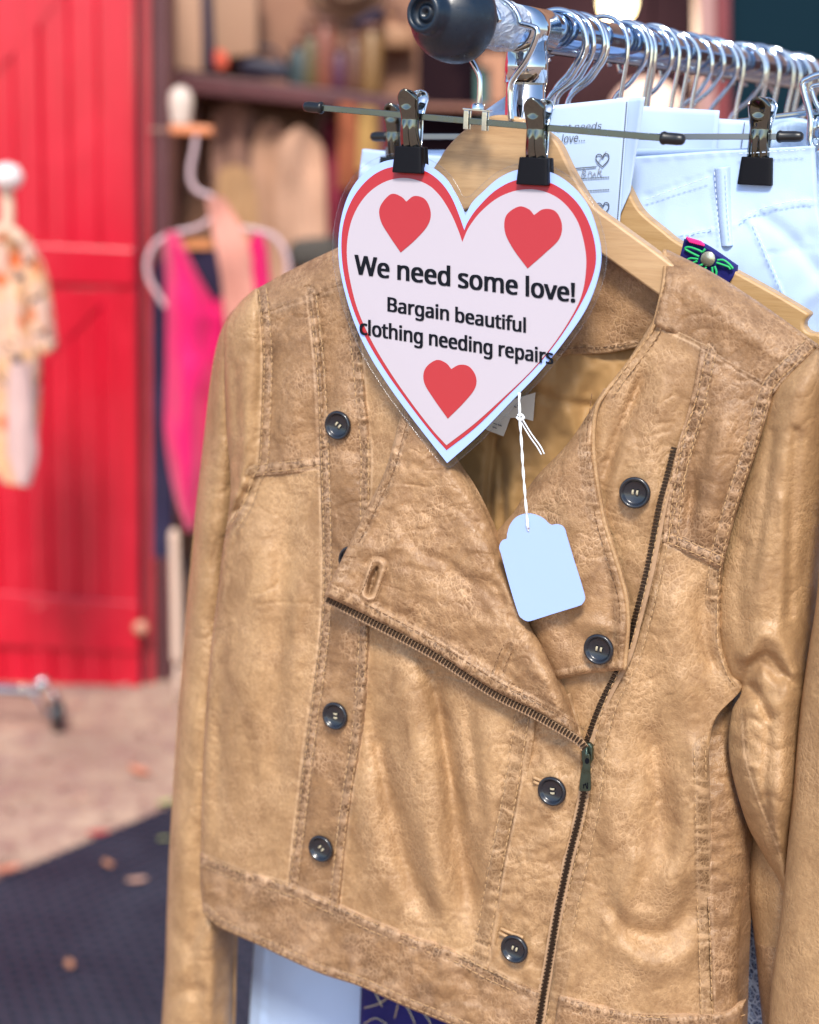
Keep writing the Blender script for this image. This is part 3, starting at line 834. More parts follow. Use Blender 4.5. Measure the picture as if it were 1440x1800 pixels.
px0 = PY(-180, 1200, yy_)
mb = MB(); mb.tube(np.array([px0, px0 * np.array([1, 1, 0]) + Z * 1.55]), .012, 14); mb.tube(np.array([px0 * np.array([1, 1, 0]) + Z * 1.55, px0 * np.array([1, 1, 0]) + Z * 1.55 + np.array([-.5, 0, 0])]), .012, 14); mb.build("upright", M_STEEL, RL)
cw = np.array([gc[0], yy_, .047])
mb = MB(); mb.lathe(cw - np.array([.013, 0, 0]), (1, .35, 0), [(0, 0), (.030, 0), (.040, .003), (.042, .008), (.042, .018), (.040, .024), (.030, .027), (0, .027)], 28); o = mb.build("caster", M_RUBBER, RL)
mb = MB(); mb.lathe(cw - np.array([.016, .002, 0]), (1, .35, 0), [(0, 0), (.018, 0), (.018, .033), (0, .033)], 20)
fk = PY(74, 1212, yy_)
for k in (-.020, .020): mb.box((cw + fk) / 2 + np.array([k, k * .35, .004]), (.003, 0, 0), (0, .026, 0), fk - cw)
mb.tube(np.array([fk, fk + Z * .03]), .014, 12); mb.build("fork", M_STEEL, o)
# ================================================================== THE JACKET
JK = thing("leather_jacket", "tan distressed leather biker jacket with black buttons hanging behind the heart sign", "jacket", PJ(830, 1850, 0))

SEAM_DEF = [  # points, side of the double stitched zone, zone width px, strength
    ([(452, 507), (457, 554), (462, 624), (461, 682), (458, 755), (454, 814), (442, 840), (425, 885), (398, 930)], 1, 16, .8),
    ([(460, 552), (540, 526), (600, 503), (700, 470)], 0, 8, .5),
    ([(541, 519), (553, 624), (559, 712), (563, 820), (567, 967), (565, 1086), (552, 1200), (538, 1300), (520, 1450), (507, 1556)], 1, 15, 1.0),
    ([(628, 505), (632, 595), (637, 642), (643, 712), (651, 799), (650, 872), (650, 1000), (648, 1100), (643, 1200), (633, 1300), (613, 1433), (595, 1595)], -1, 16, 1.0),
    ([(448, 834), (505, 829), (563, 821)], 1, 17, 1.0),
    ([(353, 1502), (433, 1534), (513, 1557), (594, 1592), (708, 1641), (800, 1672), (855, 1701), (941, 1741)], -1, 17, 1.1),
    ([(357, 1603), (380, 1626), (410, 1641), (449, 1658), (510, 1687), (567, 1712), (632, 1733), (708, 1767), (785, 1798), (860, 1828), (930, 1850)], 1, 15, .9),
    ([(932, 1262), (909, 1405), (884, 1532), (858, 1690)], -1, 26, .7),
    ([(1222, 700), (1194, 785), (1160, 905), (1140, 1000), (1121, 1080), (1101, 1150), (1063, 1228), (1042, 1310), (1032, 1400), (1012, 1500), (990, 1600), (972, 1720), (950, 1830)], 1, 24, .55),
    ([(1240, 620), (1222, 700), (1196, 790), (1180, 880), (1172, 955)], 1, 18, 1.0),
    ([(1150, 568), (1232, 610), (1292, 648), (1360, 690)], 0, 8, .6),
    ([(1432, 613), (1392, 650), (1358, 690), (1332, 780), (1293, 900), (1271, 985), (1264, 1060)], -1, 22, 1.0),
    ([(1264, 1060), (1265, 1130), (1282, 1185), (1302, 1214)], -1, 10, .4),
    ([(1172, 955), (1220, 975), (1268, 997)], 1, 18, 1.0),
    ([(1243, 1317), (1245, 1430), (1247, 1550), (1252, 1680), (1256, 1830)], -1, 22, .8),
    ([(985, 1752), (1060, 1772), (1140, 1785), (1254, 1785), (1306, 1768)], -1, 16, .9),
    ([(1167, 490), (1150, 568), (1128, 605), (1090, 655), (1064, 690)], 1, 14, .35),
]
SEAMS = [(smooth_line(p, 9.0), sd, wd, st) for p, sd, wd, st in SEAM_DEF]
FLAP_SEAM_DEF = [
    ([(716, 700), (699, 750), (679, 822), (659, 866), (645, 894), (605, 974), (571, 1044)], 1, 20, .7),
    ([(571, 1044), (648, 1082), (757, 1141), (865, 1210), (937, 1246), (1009, 1289), (1024, 1306)], 1, 22, .75),
]
FLAPR_SEAM_DEF = [
    ([(1064, 685), (1048, 716), (1042, 767), (1046, 827), (1061, 914), (1087, 1000), (1100, 1051), (1103, 1100), (1096, 1177)], -1, 24, .6),
    ([(965, 1196), (1040, 1181), (1096, 1177)], 1, 15, .6),
]
FSEAMS = [(smooth_line(p, 9.0), sd, wd, st) for p, sd, wd, st in FLAP_SEAM_DEF]
FRSEAMS = [(smooth_line(p, 9.0), sd, wd, st) for p, sd, wd, st in FLAPR_SEAM_DEF]

FOLDS = [  # polyline, height mm (+ ridge, - valley), half width px
    ([(700, 1110), (730, 1300), (752, 1480), (785, 1650)], 5.0, 30),
    ([(752, 1130), (785, 1320), (812, 1500), (838, 1660)], -6.0, 20),
    ([(650, 1230), (690, 1420), (728, 1545), (775, 1650)], -4.5, 18),
    ([(640, 1330), (655, 1470), (690, 1605)], 2.8, 24),
    ([(855, 1250), (862, 1400), (858, 1560)], 3.0, 24),
    ([(820, 1230), (835, 1350), (850, 1480)], -2.0, 12),
    ([(430, 880), (452, 1050), (440, 1300)], 4.0, 42),
    ([(505, 870), (497, 1050), (484, 1250), (500, 1430)], -3.2, 24),
    ([(388, 1080), (385, 1300), (380, 1480)], -2.4, 14),
    ([(520, 1000), (515, 1200)], 2.0, 18),
    ([(1228, 1270), (1214, 1440), (1160, 1600)], 7.0, 38),
    ([(1140, 1250), (1165, 1420), (1180, 1560)], -4.5, 26),
    ([(1060, 1560), (1100, 1630), (1170, 1640), (1235, 1570)], -3.2, 18),
    ([(1075, 1650), (1150, 1700), (1240, 1660)], 3.0, 20),
    ([(1070, 1650), (1110, 1540), (1120, 1480)], 2.6, 18),
    ([(1085, 1290), (1078, 1480), (1090, 1600)], 3.0, 30),
    ([(1180, 1010), (1190, 1150), (1215, 1260)], 3.0, 34),
    ([(1240, 1020), (1238, 1120), (1262, 1190)], -2.6, 14),
    ([(1285, 700), (1262, 830), (1235, 960)], 3.2, 26),
    ([(1220, 700), (1215, 830), (1215, 950)], -2.2, 14),
    ([(1250, 720), (1225, 850), (1200, 950)], -1.6, 10),
    ([(1140, 640), (1085, 770), (1062, 860)], -4.0, 13),
    ([(1182, 640), (1150, 760), (1120, 960)], 3.4, 26),
    ([(1110, 680), (1080, 850), (1100, 960)], 2.4, 20),
    ([(1200, 470), (1290, 560), (1370, 620)], 1.6, 22),
    ([(500, 560), (520, 680), (500, 790)], 2.4, 26),
    ([(470, 590), (480, 700), (474, 800)], -1.5, 9),
    ([(600, 600), (606, 760), (610, 900)], 1.6, 18),
    ([(1290, 1430), (1288, 1600), (1284, 1760)], 2.6, 13),
    ([(560, 800), (585, 790), (640, 800)], -.8, 8),
]
FOLDSP = [(smooth_line(p, 14.0), a, wd) for p, a, wd in FOLDS]

def seamfield(px, py, seams, seed=0):
    dh = np.zeros(px.shape); burn_shade = np.zeros(px.shape); wear = np.zeros(px.shape)
    for k, (q, side, wd, st) in enumerate(seams):
        x0, y0 = q.min(0) - 60; x1, y1 = q.max(0) + 60
        m = (px > x0) & (px < x1) & (py > y0) & (py < y1)
        if not m.any(): continue
        X, Y = px[m], py[m]
        d, sd, al = line_dist(X, Y, q)
        s = sd * side if side else d
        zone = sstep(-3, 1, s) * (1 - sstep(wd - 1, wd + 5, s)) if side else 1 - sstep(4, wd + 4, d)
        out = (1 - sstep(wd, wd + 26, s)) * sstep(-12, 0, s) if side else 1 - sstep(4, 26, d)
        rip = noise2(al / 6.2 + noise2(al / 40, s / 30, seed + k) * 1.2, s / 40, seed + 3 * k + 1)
        rip2 = noise2(al / 11.0, s / 26 + 3, seed + 5 * k + 2)
        v = st * (-.85e-3 * np.exp(-(d / 2.6) ** 2))
        if side: v += st * (-.55e-3 * np.exp(-((s - wd) / 2.4) ** 2) + .5e-3 * np.exp(-((s - wd * .5) / (wd * .38)) ** 2))
        v += st * (.55e-3 * rip * zone + .5e-3 * rip2 * out)
        # worn pale ridge along the seam's folded edge
        e = np.exp(-((s + 2.6) / 1.7) ** 2) if side else np.exp(-((sd + 2.2) / 1.6) ** 2)
        v += st * .35e-3 * e
        lum = .5 + .5 * noise2(al / 30, s * 0, seed + 7 * k)
        dh[m] += v
        burn_shade[m] = np.maximum(burn_shade[m], st * np.clip(zone * (.84 - .95 * rip) + .28 * out * (.5 - rip2), 0, 1) * (.6 + .5 * lum))
        wear[m] = np.maximum(wear[m], st * np.clip(e * (.45 + .5 * lum) + zone * sstep(.25, .75, rip) * .5, 0, 1))
        if side:
            wear[m] = np.maximum(wear[m], st * .35 * np.exp(-((s - wd + 2.5) / 1.5) ** 2))
    return dh, np.clip(burn_shade, 0, 1), np.clip(wear, 0, 1)

def foldfield(px, py):
    h = np.zeros(px.shape)
    for q, a, wd in FOLDSP:
        x0, y0 = q.min(0) - 3 * wd; x1, y1 = q.max(0) + 3 * wd
        m = (px > x0) & (px < x1) & (py > y0) & (py < y1)
        if not m.any(): continue
        X, Y = px[m], py[m]
        d, sd, al = line_dist(X, Y, q)
        L = np.linalg.norm(np.diff(q, axis=0), axis=1).sum()
        end = sstep(-.02, .22, al / L) * (1 - sstep(.78, 1.02, al / L)) * .85 + .15
        wob = 1 + .25 * noise2(al / 60, sd * 0, int(abs(a) * 10))
        h[m] += 1.6 * a * 1e-3 * np.exp(-(d / (wd * wob)) ** 2) * end
    return h

def micro(px, py, amp=1.0, seed=0):
    h = 2.4e-3 * noise2(px / 95, py / 210, seed + 11) + 1.1e-3 * noise2(px / 46, py / 90, seed + 12)
    h += .42e-3 * noise2(px / 19 + .4 * noise2(px / 60, py / 60, 5), py / 23, seed + 13) + .20e-3 * noise2(px / 8.5, py / 9.5, seed + 14)
    # sharp little creases, in drifts
    wx = px + 9 * noise2(px / 30, py / 30, seed + 40); wy = py + 9 * noise2(px / 30, py / 30, seed + 41)
    for sx, sy, a, k in ((52, 30, .75e-3, 1), (26, 40, .55e-3, 2), (17, 13, .42e-3, 3), (9, 12, .2e-3, 4)):
        r = 1 - np.abs(noise2(wx / sx + .3 * wy / sy, wy / sy, seed + 42 + k))
        m = sstep(-.05, .45, noise2(px / 95, py / 80, seed + 50 + k))
        h = h - a * m * sstep(.82, 1.0, r)
    return amp * h

_y = [420, 500, 560, 650, 800, 930, 1050, 1200, 1400, 1600, 1830, 1900]
_xl = [470, 452, 456, 458, 450, 398, 380, 365, 354, 352, 350, 350]
_xr = [1440, 1440, 1436, 1392, 1326, 1284, 1264, 1300, 1315, 1308, 1300, 1300]
_A = [.006, .012, .015, .019, .024, .028, .031, .033, .033, .032, .030, .030]
_EL = [.004, .007, .008, .009, .010, .006, .004, .002, .000, -.002, -.004, -.004]
_ER = [.004, .007, .008, .010, .012, .013, .012, .004, -.012, -.014, -.014, -.014]
SHOULDER = smooth_line([(440, 512), (452, 507), (520, 470), (600, 432), (700, 385)], 12)
SHOULDER_R = smooth_line([(1168, 440), (1250, 482), (1340, 540), (1434, 612), (1460, 632)], 12)

def Hbody(px, py):
    xl = np.interp(py, _y, _xl); xr = np.interp(py, _y, _xr)
    A = np.interp(py, _y, _A); e0 = np.interp(py, _y, _EL); e1 = np.interp(py, _y, _ER)
    s = np.clip((px - xl) / (xr - xl), 0, 1)
    sh = np.clip(1 - np.abs(2 * s - 1) ** 2.4, 0, 1) ** .75
    E = e0 + (e1 - e0) * s
    h = E + (A - E) * sh
    for q in (SHOULDER, SHOULDER_R):
        d, sd, al = line_dist(px, py, q)
        h = h - .016 * np.clip(1 - d / 62, 0, 1) ** 2
    return h

def panel(name, L, R, top=None, bot=None, m=None, lift=0.0, edges="", er=7.0, ed=.0022, seams=None, amp=1.0, seed=0, skirt=.003, hfun=None, step=3.0, extra=None, label=None, parent=None):
    px, py, e = coons(L, R, top, bot, step)
    base = Hbody(px, py) + foldfield(px, py) if hfun is None else hfun(px, py, e)
    sh, burn_shade, wear = seamfield(px, py, SEAMS if seams is None else seams)
    h = base + sh + micro(px, py, amp, seed) + lift
    for k in edges:
        t = np.clip(1 - e[k] / er, 0, 1)
        h = h - ed * (1 - np.sqrt(np.clip(1 - t * t, 0, 1)))
        wear = np.maximum(wear, .5 * np.clip(1 - e[k] / 3.0, 0, 1) * (.5 + .5 * noise2(px / 30, py / 30, 77)))
    if extra is not None:
        dh, b2, w2 = extra(px, py, e); h = h + dh; burn_shade = np.maximum(burn_shade, b2); wear = np.maximum(wear, w2)
    o = sheet(name, px, py, h, m or M_LEATH, parent or JK, dict(burn_shade=burn_shade, wear=wear), skirt)
    if label: o["label"] = label
    return o

# ---- back of the jacket and its lining, seen inside the open neck
def hback(px, py, e):
    return -.010 - .008 * sstep(450, 800, py) + 0 * px
px, py, e = coons([(690, 440), (640, 700), (560, 1100), (420, 1500), (395, 1620)], [(1168, 462), (1230, 700), (1250, 1000), (1262, 1400), (1262, 1700)],
                  [(690, 440), (800, 480), (930, 490), (1060, 452), (1168, 455)], [(395, 1620), (800, 1690), (1262, 1700)], 6)
lin = -.0175 - .001 * sstep(450, 800, py) + .004 * sstep(600, 680, py)
lin = lin + .004 * noise2(px / 90 + .3 * noise2(px / 50, py / 70, 4), py / 220, 31) + .0022 * noise2(px / 30 + py / 200, py / 90, 32) + .0007 * noise2(px / 13, py / 13, 33)
for q, a, wd in [([(870, 770), (862, 850), (858, 940)], -.006, 9), ([(900, 790), (905, 930)], .004, 16), ([(985, 700), (1010, 760), (1030, 800)], .003, 14), ([(940, 690), (990, 705), (1045, 715)], -.003, 9), ([(960, 650), (930, 740), (915, 830)], .0025, 18), ([(880, 800), (885, 930)], -.004, 8)]:
    d, sd, al = line_dist(px, py, smooth_line(q, 10)); lin = lin + a * np.exp(-(d / wd) ** 2)
sheet("lining", px, py, lin, M_LINING, JK)
def h_collar(px, py, e): return -.010 - .004 * sstep(450, 640, py) + .002 * noise2(px / 70, py / 40, 9)
panel("back_yoke", [(690, 438), (700, 520), (720, 600)], [(1170, 452), (1160, 540), (1118, 612)], [(690, 438), (800, 478), (930, 488), (1060, 450), (1170, 452)],
      [(720, 600), (850, 640), (940, 632), (1010, 624), (1060, 622), (1118, 612)], M_FLAP, hfun=h_collar, seams=[(smooth_line([(720, 595), (850, 634), (940, 626), (1010, 618), (1060, 616), (1118, 606)], 9), 1, 8, .7)], edges="B", amp=.5)
# closed back, so the coat is whole from behind
px, py, e = coons([(470, 530), (470, 700), (420, 950), (385, 1200), (372, 1580)], [(1420, 625), (1350, 760), (1275, 1000), (1290, 1300), (1285, 1860)],
                  [(470, 530), (600, 470), (690, 442), (930, 492), (1168, 458), (1300, 530), (1420, 625)], [(372, 1580), (800, 1760), (1285, 1860)], 14)
sheet("back_panel", px, py, -.0245 - .001 * np.sin(np.pi * e["U"]) + micro(px, py, .3, 50), M_LEATH, JK, dict(burn_shade=0 * px, wear=0 * px))

# ---- left sleeve (photo left)
def h_sl_outer(px, py, e):
    s = np.clip(e["U"], 0, 1)
    h = -.060 + .045 * np.sqrt(np.clip(1 - (2 * np.clip(s, 1e-6, 1) ** .70 - 1) ** 2, 0, 1)) + .010 * (1 - sstep(520, 700, py))
    h = h + .0035 * noise2(px / 40 + 7, py / 190, 61) + .002 * noise2(px / 60, py / 70, 62)
    k = sstep(1560, 1700, py)
    for q, a, wd in [([(290, 1720), (330, 1700), (370, 1640)], .003, 16), ([(286, 1770), (320, 1745), (350, 1740)], -.004, 12), ([(370, 1600), (375, 1700), (365, 1790)], .003, 14), ([(345, 1620), (340, 1700), (352, 1800)], -.003, 12), ([(300, 1640), (330, 1660)], -.002, 14)]:
        d, sd, al = line_dist(px, py, smooth_line(q, 10)); h = h + a * np.exp(-(d / wd) ** 2)
    return h
SL = panel("sleeve", [(449, 508), (415, 540), (386, 588), (370, 680), (355, 800), (340, 950), (325, 1100), (312, 1280), (300, 1450), (293, 1600), (290, 1700), (284, 1800), (280, 1860)],
      [(458, 520), (436, 570), (425, 640), (428, 740), (432, 850), (425, 950), (415, 1100), (408, 1300), (405, 1500), (408, 1600), (413, 1650), (411, 1720), (409, 1800), (406, 1860)], m=M_LEATHP, hfun=h_sl_outer, seams=[], amp=1.1, seed=3, skirt=.004)
# back half of the tube
px, py, e = coons([(449, 508), (386, 588), (355, 800), (325, 1100), (300, 1450), (290, 1700), (280, 1860)], [(458, 520), (425, 640), (430, 850), (415, 1100), (405, 1500), (411, 1720), (406, 1860)], step=12)
sheet("sleeve_lining", px, py, -.052 - .034 * np.sqrt(np.clip(1 - (2 * e["U"] - 1) ** 2, 0, 1)) - .002, M_LEATHP, SL, dict(burn_shade=0 * px, wear=0 * px))
def h_sl_top(px, py, e):
    s = e["U"]
    h = -.012 + .026 * np.sqrt(np.clip(1 - (1 - np.clip(s * 1.05, 0, 1)) ** 2, 0, 1)) - .004 * np.clip(1 - e["R"] / 12, 0, 1) ** 2
    d, sd, al = line_dist(px, py, SHOULDER); h = h - .012 * np.clip(1 - d / 50, 0, 1) ** 2
    wb = np.exp(-(e['R'] / 16) ** 2); h = h * (1 - wb) + (Hbody(px, py) - .0022) * wb
    for q, a, wd in [([(430, 640), (432, 760), (420, 850)], .0025, 12), ([(412, 650), (418, 760), (414, 860)], -.002, 8), ([(405, 880), (418, 868), (430, 850)], .003, 9), ([(402, 905), (420, 895)], -.003, 6)]:
        dd, sd, al = line_dist(px, py, smooth_line(q, 10)); h = h + a * np.exp(-(dd / wd) ** 2)
    return h
panel("sleeve_head", [(447, 508), (418, 536), (395, 577), (394, 650), (398, 750), (405, 850), (400, 915), (396, 932)],
      [(463, 503), (463, 554), (466, 624), (465, 682), (462, 755), (458, 814), (446, 840), (429, 885), (402, 936)], m=M_LEATHP, hfun=h_sl_top, amp=1.0, seed=4, skirt=.008)

# ---- left front
panel("shoulder_yoke", [(452, 507), (455, 530), (460, 554)], [(706, 381), (716, 430), (726, 476)], [(452, 507), (520, 470), (600, 432), (706, 381)], [(460, 554), (540, 528), (600, 505), (726, 476)],
      lift=.0014, edges="B", er=6, ed=.0016, m=M_LEATHD, seed=5, skirt=.006)
panel("chest_panel", [(457, 546), (462, 624), (461, 682), (458, 755), (454, 814), (447, 838)], [(548, 516), (560, 624), (566, 712), (570, 826)], [(457, 546), (548, 516)], [(447, 838), (505, 833), (570, 826)],
      lift=.0008, edges="B", er=6, ed=.0012, seed=6, m=M_LEATHD)
panel("side_panel", [(449, 828), (425, 885), (398, 932), (383, 1040), (370, 1150), (360, 1280), (355, 1400), (353, 1510)], [(570, 815), (574, 967), (572, 1086), (560, 1200), (546, 1300), (528, 1450), (515, 1566)],
      [(449, 828), (505, 823), (570, 815)], [(353, 1510), (433, 1541), (515, 1566)], edges="L", er=16, ed=.006, seed=7, skirt=.020)
panel("button_strip", [(541, 517), (553, 624), (559, 712), (563, 820), (567, 967), (565, 1086), (552, 1200), (538, 1300), (520, 1450), (506, 1562)],
      [(628, 495), (632, 595), (637, 642), (643, 712), (651, 799), (650, 872), (650, 1000), (648, 1100), (643, 1200), (633, 1300), (613, 1433), (594, 1602)], m=M_LEATHD, lift=.0013, edges="LR", er=5, ed=.0014, seed=8)
panel("front_panel", [(622, 490), (626, 595), (636, 712), (644, 799), (643, 1000), (640, 1100), (636, 1200), (626, 1300), (606, 1433), (586, 1600)],
      [(728, 470), (750, 640), (790, 800), (860, 960), (920, 1130), (940, 1262), (918, 1405), (892, 1532), (864, 1712)], [(622, 490), (728, 470)], [(586, 1600), (708, 1651), (800, 1682), (864, 1712)], m=M_LEATH, seed=9)
panel("zip_placket", [(935, 1240), (932, 1262), (909, 1405), (884, 1532), (857, 1706)], [(1000, 1220), (1021, 1304), (1015, 1400), (993, 1500), (969, 1610), (952, 1720), (946, 1752)], [(935, 1240), (1000, 1220)], [(857, 1706), (946, 1752)],
      lift=.0012, edges="L", er=5, ed=.0012, seed=10, extra=lambda px, py, e: (.0011 * noise2(px / 22 + py / 50, py / 26, 91) + .0007 * noise2(px / 11, py / 13, 92), .25 * np.clip(noise2(px / 40, py / 30, 93), 0, 1), 0 * px))
panel("waistband", [(352, 1500), (352, 1550), (357, 1604)], [(950, 1744), (940, 1790), (922, 1856)], [(352, 1500), (433, 1532), (513, 1555), (594, 1590), (708, 1639), (800, 1670), (855, 1699), (950, 1744)],
      [(357, 1604), (380, 1627), (410, 1642), (449, 1659), (510, 1688), (567, 1713), (632, 1734), (708, 1768), (785, 1799), (860, 1829), (922, 1856)], m=M_LEATHD, lift=.0016, edges="TBL", er=6, ed=.0020, seed=11, skirt=.007,
      extra=lambda px, py, e: (.0011 * noise2(px / 24 + py / 60, py / 20, 94) + .0006 * noise2(px / 10, py / 10, 95), .45 * np.clip(noise2(px / 34, py / 26, 96) * 1.6, 0, 1), .3 * np.clip(noise2(px / 26 + 9, py / 22, 97) * 1.5 - .2, 0, 1)))

# ---- right front
panel("shoulder_yoke", [(1168, 440), (1168, 490), (1149, 570)], [(1437, 610), (1394, 650), (1357, 694)], [(1168, 440), (1250, 482), (1340, 540), (1437, 610)], [(1149, 570), (1232, 614), (1292, 652), (1357, 694)],
      m=M_LEATHD, lift=.0014, edges="BL", er=6, ed=.0018, seed=12, skirt=.006)
panel("chest_panel", [(1232, 606), (1215, 700), (1190, 790), (1170, 880), (1165, 955)], [(1360, 682), (1332, 780), (1293, 900), (1271, 985), (1268, 1001)], [(1232, 606), (1292, 642), (1360, 682)], [(1165, 955), (1220, 979), (1268, 1001)],
      m=M_LEATHD, lift=.0006, edges="B", er=6, ed=.0012, seed=13)
panel("front_panel", [(1166, 948), (1144, 1040), (1124, 1110), (1096, 1180), (1062, 1245), (1040, 1310), (1030, 1400), (1010, 1500), (988, 1600), (970, 1720), (948, 1850)],
      [(1268, 990), (1263, 1060), (1265, 1130), (1281, 1185), (1302, 1212), (1258, 1262), (1244, 1317), (1246, 1430), (1248, 1550), (1253, 1680), (1257, 1850)], seed=14, edges="L", er=6, ed=.0016, skirt=.004)
panel("front_facing", [(1149, 562), (1090, 655), (1030, 740), (985, 900), (950, 1050), (955, 1180), (995, 1260), (1021, 1310)], [(1248, 610), (1230, 700), (1202, 790), (1178, 880), (1157, 990), (1137, 1080), (1115, 1155), (1076, 1232), (1050, 1312)],
      [(1149, 562), (1248, 610)], lift=-.001, seed=15, amp=1.0, edges="L", er=8, ed=.003)
def hside(px, py, e): return Hbody(px, py) - .004 * sstep(1240, 1330, 2 * 1320 - py) - .009 * (1 - sstep(1240, 1420, py)) + .0012 * noise2(px / 25, py / 12, 70)
panel("side_panel", [(1262, 1225), (1246, 1317), (1243, 1430), (1243, 1550), (1248, 1680), (1252, 1850)], [(1292, 1225), (1292, 1320), (1302, 1400), (1314, 1467), (1306, 1592), (1301, 1700), (1297, 1850)], hfun=hside, m=M_LEATHD, seed=16, edges="R", er=22, ed=.010, skirt=.02)
panel("waistband", [(982, 1749), (975, 1800), (965, 1880)], [(1306, 1765), (1300, 1800), (1296, 1900)], [(982, 1749), (1060, 1769), (1140, 1782), (1254, 1782), (1306, 1765)], [(965, 1880), (1100, 1900), (1296, 1900)],
      m=M_LEATHD, lift=.0028, edges="TL", er=6, ed=.002, seed=17, skirt=.007)

# ---- right sleeve
def h_sr(px, py, e):
    s = e["U"]
    h = .006 + .016 * np.sin(np.pi * np.clip(s, 0, 1)) ** .8 - .055 * s ** 4 - .030 * sstep(1380, 1560, py) + .006 * sstep(1250, 1400, py) * np.sin(np.pi * s)
    d, sd, al = line_dist(px, py, SHOULDER_R); h = h - .016 * np.clip(1 - d / 60, 0, 1) ** 2
    for q, a, wd in [([(1400, 690), (1356, 880), (1334, 1060)], .004, 30), ([(1312, 1150), (1335, 1118), (1372, 1128), (1398, 1178)], .006, 17), ([(1305, 1200), (1340, 1165), (1372, 1190)], -.006, 14),
                     ([(1322, 1208), (1340, 1236), (1352, 1262)], -.005, 9), ([(1300, 1290), (1330, 1240), (1360, 1240)], .003, 16), ([(1306, 1350), (1320, 1440), (1372, 1560)], .003, 18), ([(1385, 1200), (1378, 1350), (1366, 1480)], .004, 18),
                     ([(1400, 760), (1390, 960), (1388, 1080)], -.003, 10), ([(1360, 760), (1342, 900), (1322, 1020)], -.0022, 9), ([(1318, 1168), (1350, 1150), (1392, 1200)], -.003, 7), ([(1296, 1270), (1320, 1262), (1350, 1280)], -.0016, 6), ([(1330, 1300), (1362, 1320), (1392, 1310)], -.0016, 8), ([(1300, 1330), (1330, 1350)], .0012, 7), ([(1330, 1410), (1355, 1400), (1384, 1420)], -.0014, 7), ([(1375, 880), (1378, 1000), (1370, 1100)], .0024, 12), ([(1310, 960), (1300, 1060), (1310, 1130)], -.002, 12), ([(1350, 1290), (1345, 1400), (1360, 1500)], -.0028, 9)]:
        dd, sd, al = line_dist(px, py, smooth_line(q, 10)); h = h + a * np.exp(-(dd / wd) ** 2)
    return h
SLEEVE_SEAM = [(smooth_line([(1306, 1250), (1312, 1330), (1335, 1405), (1360, 1467), (1381, 1521)], 9), 0, 4, .5)]
SR = panel("sleeve", [(1437, 610), (1394, 650), (1358, 690), (1332, 780), (1293, 900), (1271, 985), (1264, 1060), (1266, 1130), (1282, 1185), (1303, 1215), (1286, 1252), (1281, 1317), (1293, 1383), (1314, 1450), (1335, 1490), (1360, 1533), (1381, 1580)],
      [(1444, 612), (1480, 660), (1482, 800), (1470, 950), (1462, 1050), (1456, 1150), (1446, 1258), (1436, 1362), (1424, 1450), (1410, 1520), (1395, 1590)], m=M_LEATHP, hfun=h_sr, seams=SLEEVE_SEAM, amp=.8, seed=18, skirt=.012)
def h_sr2(px, py, e):
    s = e["U"]
    return .010 + .034 * np.sqrt(np.clip(1 - (1 - np.clip(s * 1.25, 0, 1)) ** 2, 0, 1)) - .012 * sstep(.7, 1, s) + .002 * noise2(px / 60, py / 200, 64) - .014 * (1 - sstep(640, 1000, py))
panel("sleeve_fold", [(1490, 640), (1462, 800), (1446, 920), (1436, 1050), (1422, 1140), (1408, 1240), (1397, 1362), (1389, 1446), (1381, 1529), (1370, 1633), (1356, 1737), (1350, 1860)],
      [(1560, 660), (1600, 900), (1605, 1200), (1590, 1500), (1565, 1860)], m=M_LEATHP, hfun=h_sr2, seams=[], amp=.65, seed=19, skirt=.03, parent=SR)
def h_sr3(px, py, e):
    s = e["U"]
    return -.042 + .026 * np.sqrt(np.clip(1 - (1 - np.clip(s * 1.2, 0, 1)) ** 2, 0, 1)) + .0018 * noise2(px / 24, py / 60, 65)
panel("forearm", [(1326, 1430), (1317, 1500), (1316, 1571), (1322, 1620), (1328, 1668)], [(1410, 1470), (1402, 1560), (1396, 1668)], m=M_LEATHP, hfun=h_sr3, seams=[], amp=.6, seed=20, parent=SR, bot=[(1328, 1668), (1350, 1676), (1396, 1672)])
panel("cuff", [(1327, 1654), (1334, 1735), (1340, 1800), (1342, 1880)], [(1398, 1660), (1394, 1740), (1388, 1880)], [(1327, 1654), (1350, 1664), (1398, 1662)], m=M_LEATHD, hfun=h_sr3, seams=[], amp=.7, lift=.0015, edges="T", er=5, ed=.0016, seed=21, parent=SR)

# ---- left flap (turned back, with the zip along its lower edge)
def h_flap(px, py, e):
    h = np.interp(py, _y, _A) + .0145
    d = e["R"]
    h = h - .012 * np.clip(1 - d / 46, 0, 1) ** 2.2                        # rolls round the fold edge
    h = h + .004 * np.exp(-((px - 585) ** 2 + (py - 1040) ** 2) / 60.0 ** 2)
    h = h - .004 * (1 - sstep(700, 850, py))
    for q, a, wd in [([(690, 900), (730, 960), (800, 1000), (880, 1060)], -.0014, 10), ([(760, 780), (800, 900), (850, 1000)], .0022, 24), ([(700, 960), (760, 1040), (870, 1110), (960, 1190)], .0024, 24), ([(660, 1060), (760, 1110), (880, 1180), (985, 1260)], -.0022, 12),
                     ([(690, 790), (700, 880), (690, 960)], .0018, 18), ([(780, 880), (850, 930), (900, 1010)], -.0016, 9), ([(905, 1110), (940, 1170), (985, 1240)], .002, 16), ([(820, 1020), (870, 1030), (900, 1090)], -.0014, 8), ([(640, 960), (690, 990), (720, 1060)], .0016, 14)]:
        dd, sd, al = line_dist(px, py, smooth_line(q, 10)); h = h + a * np.exp(-(dd / wd) ** 2)
    return h
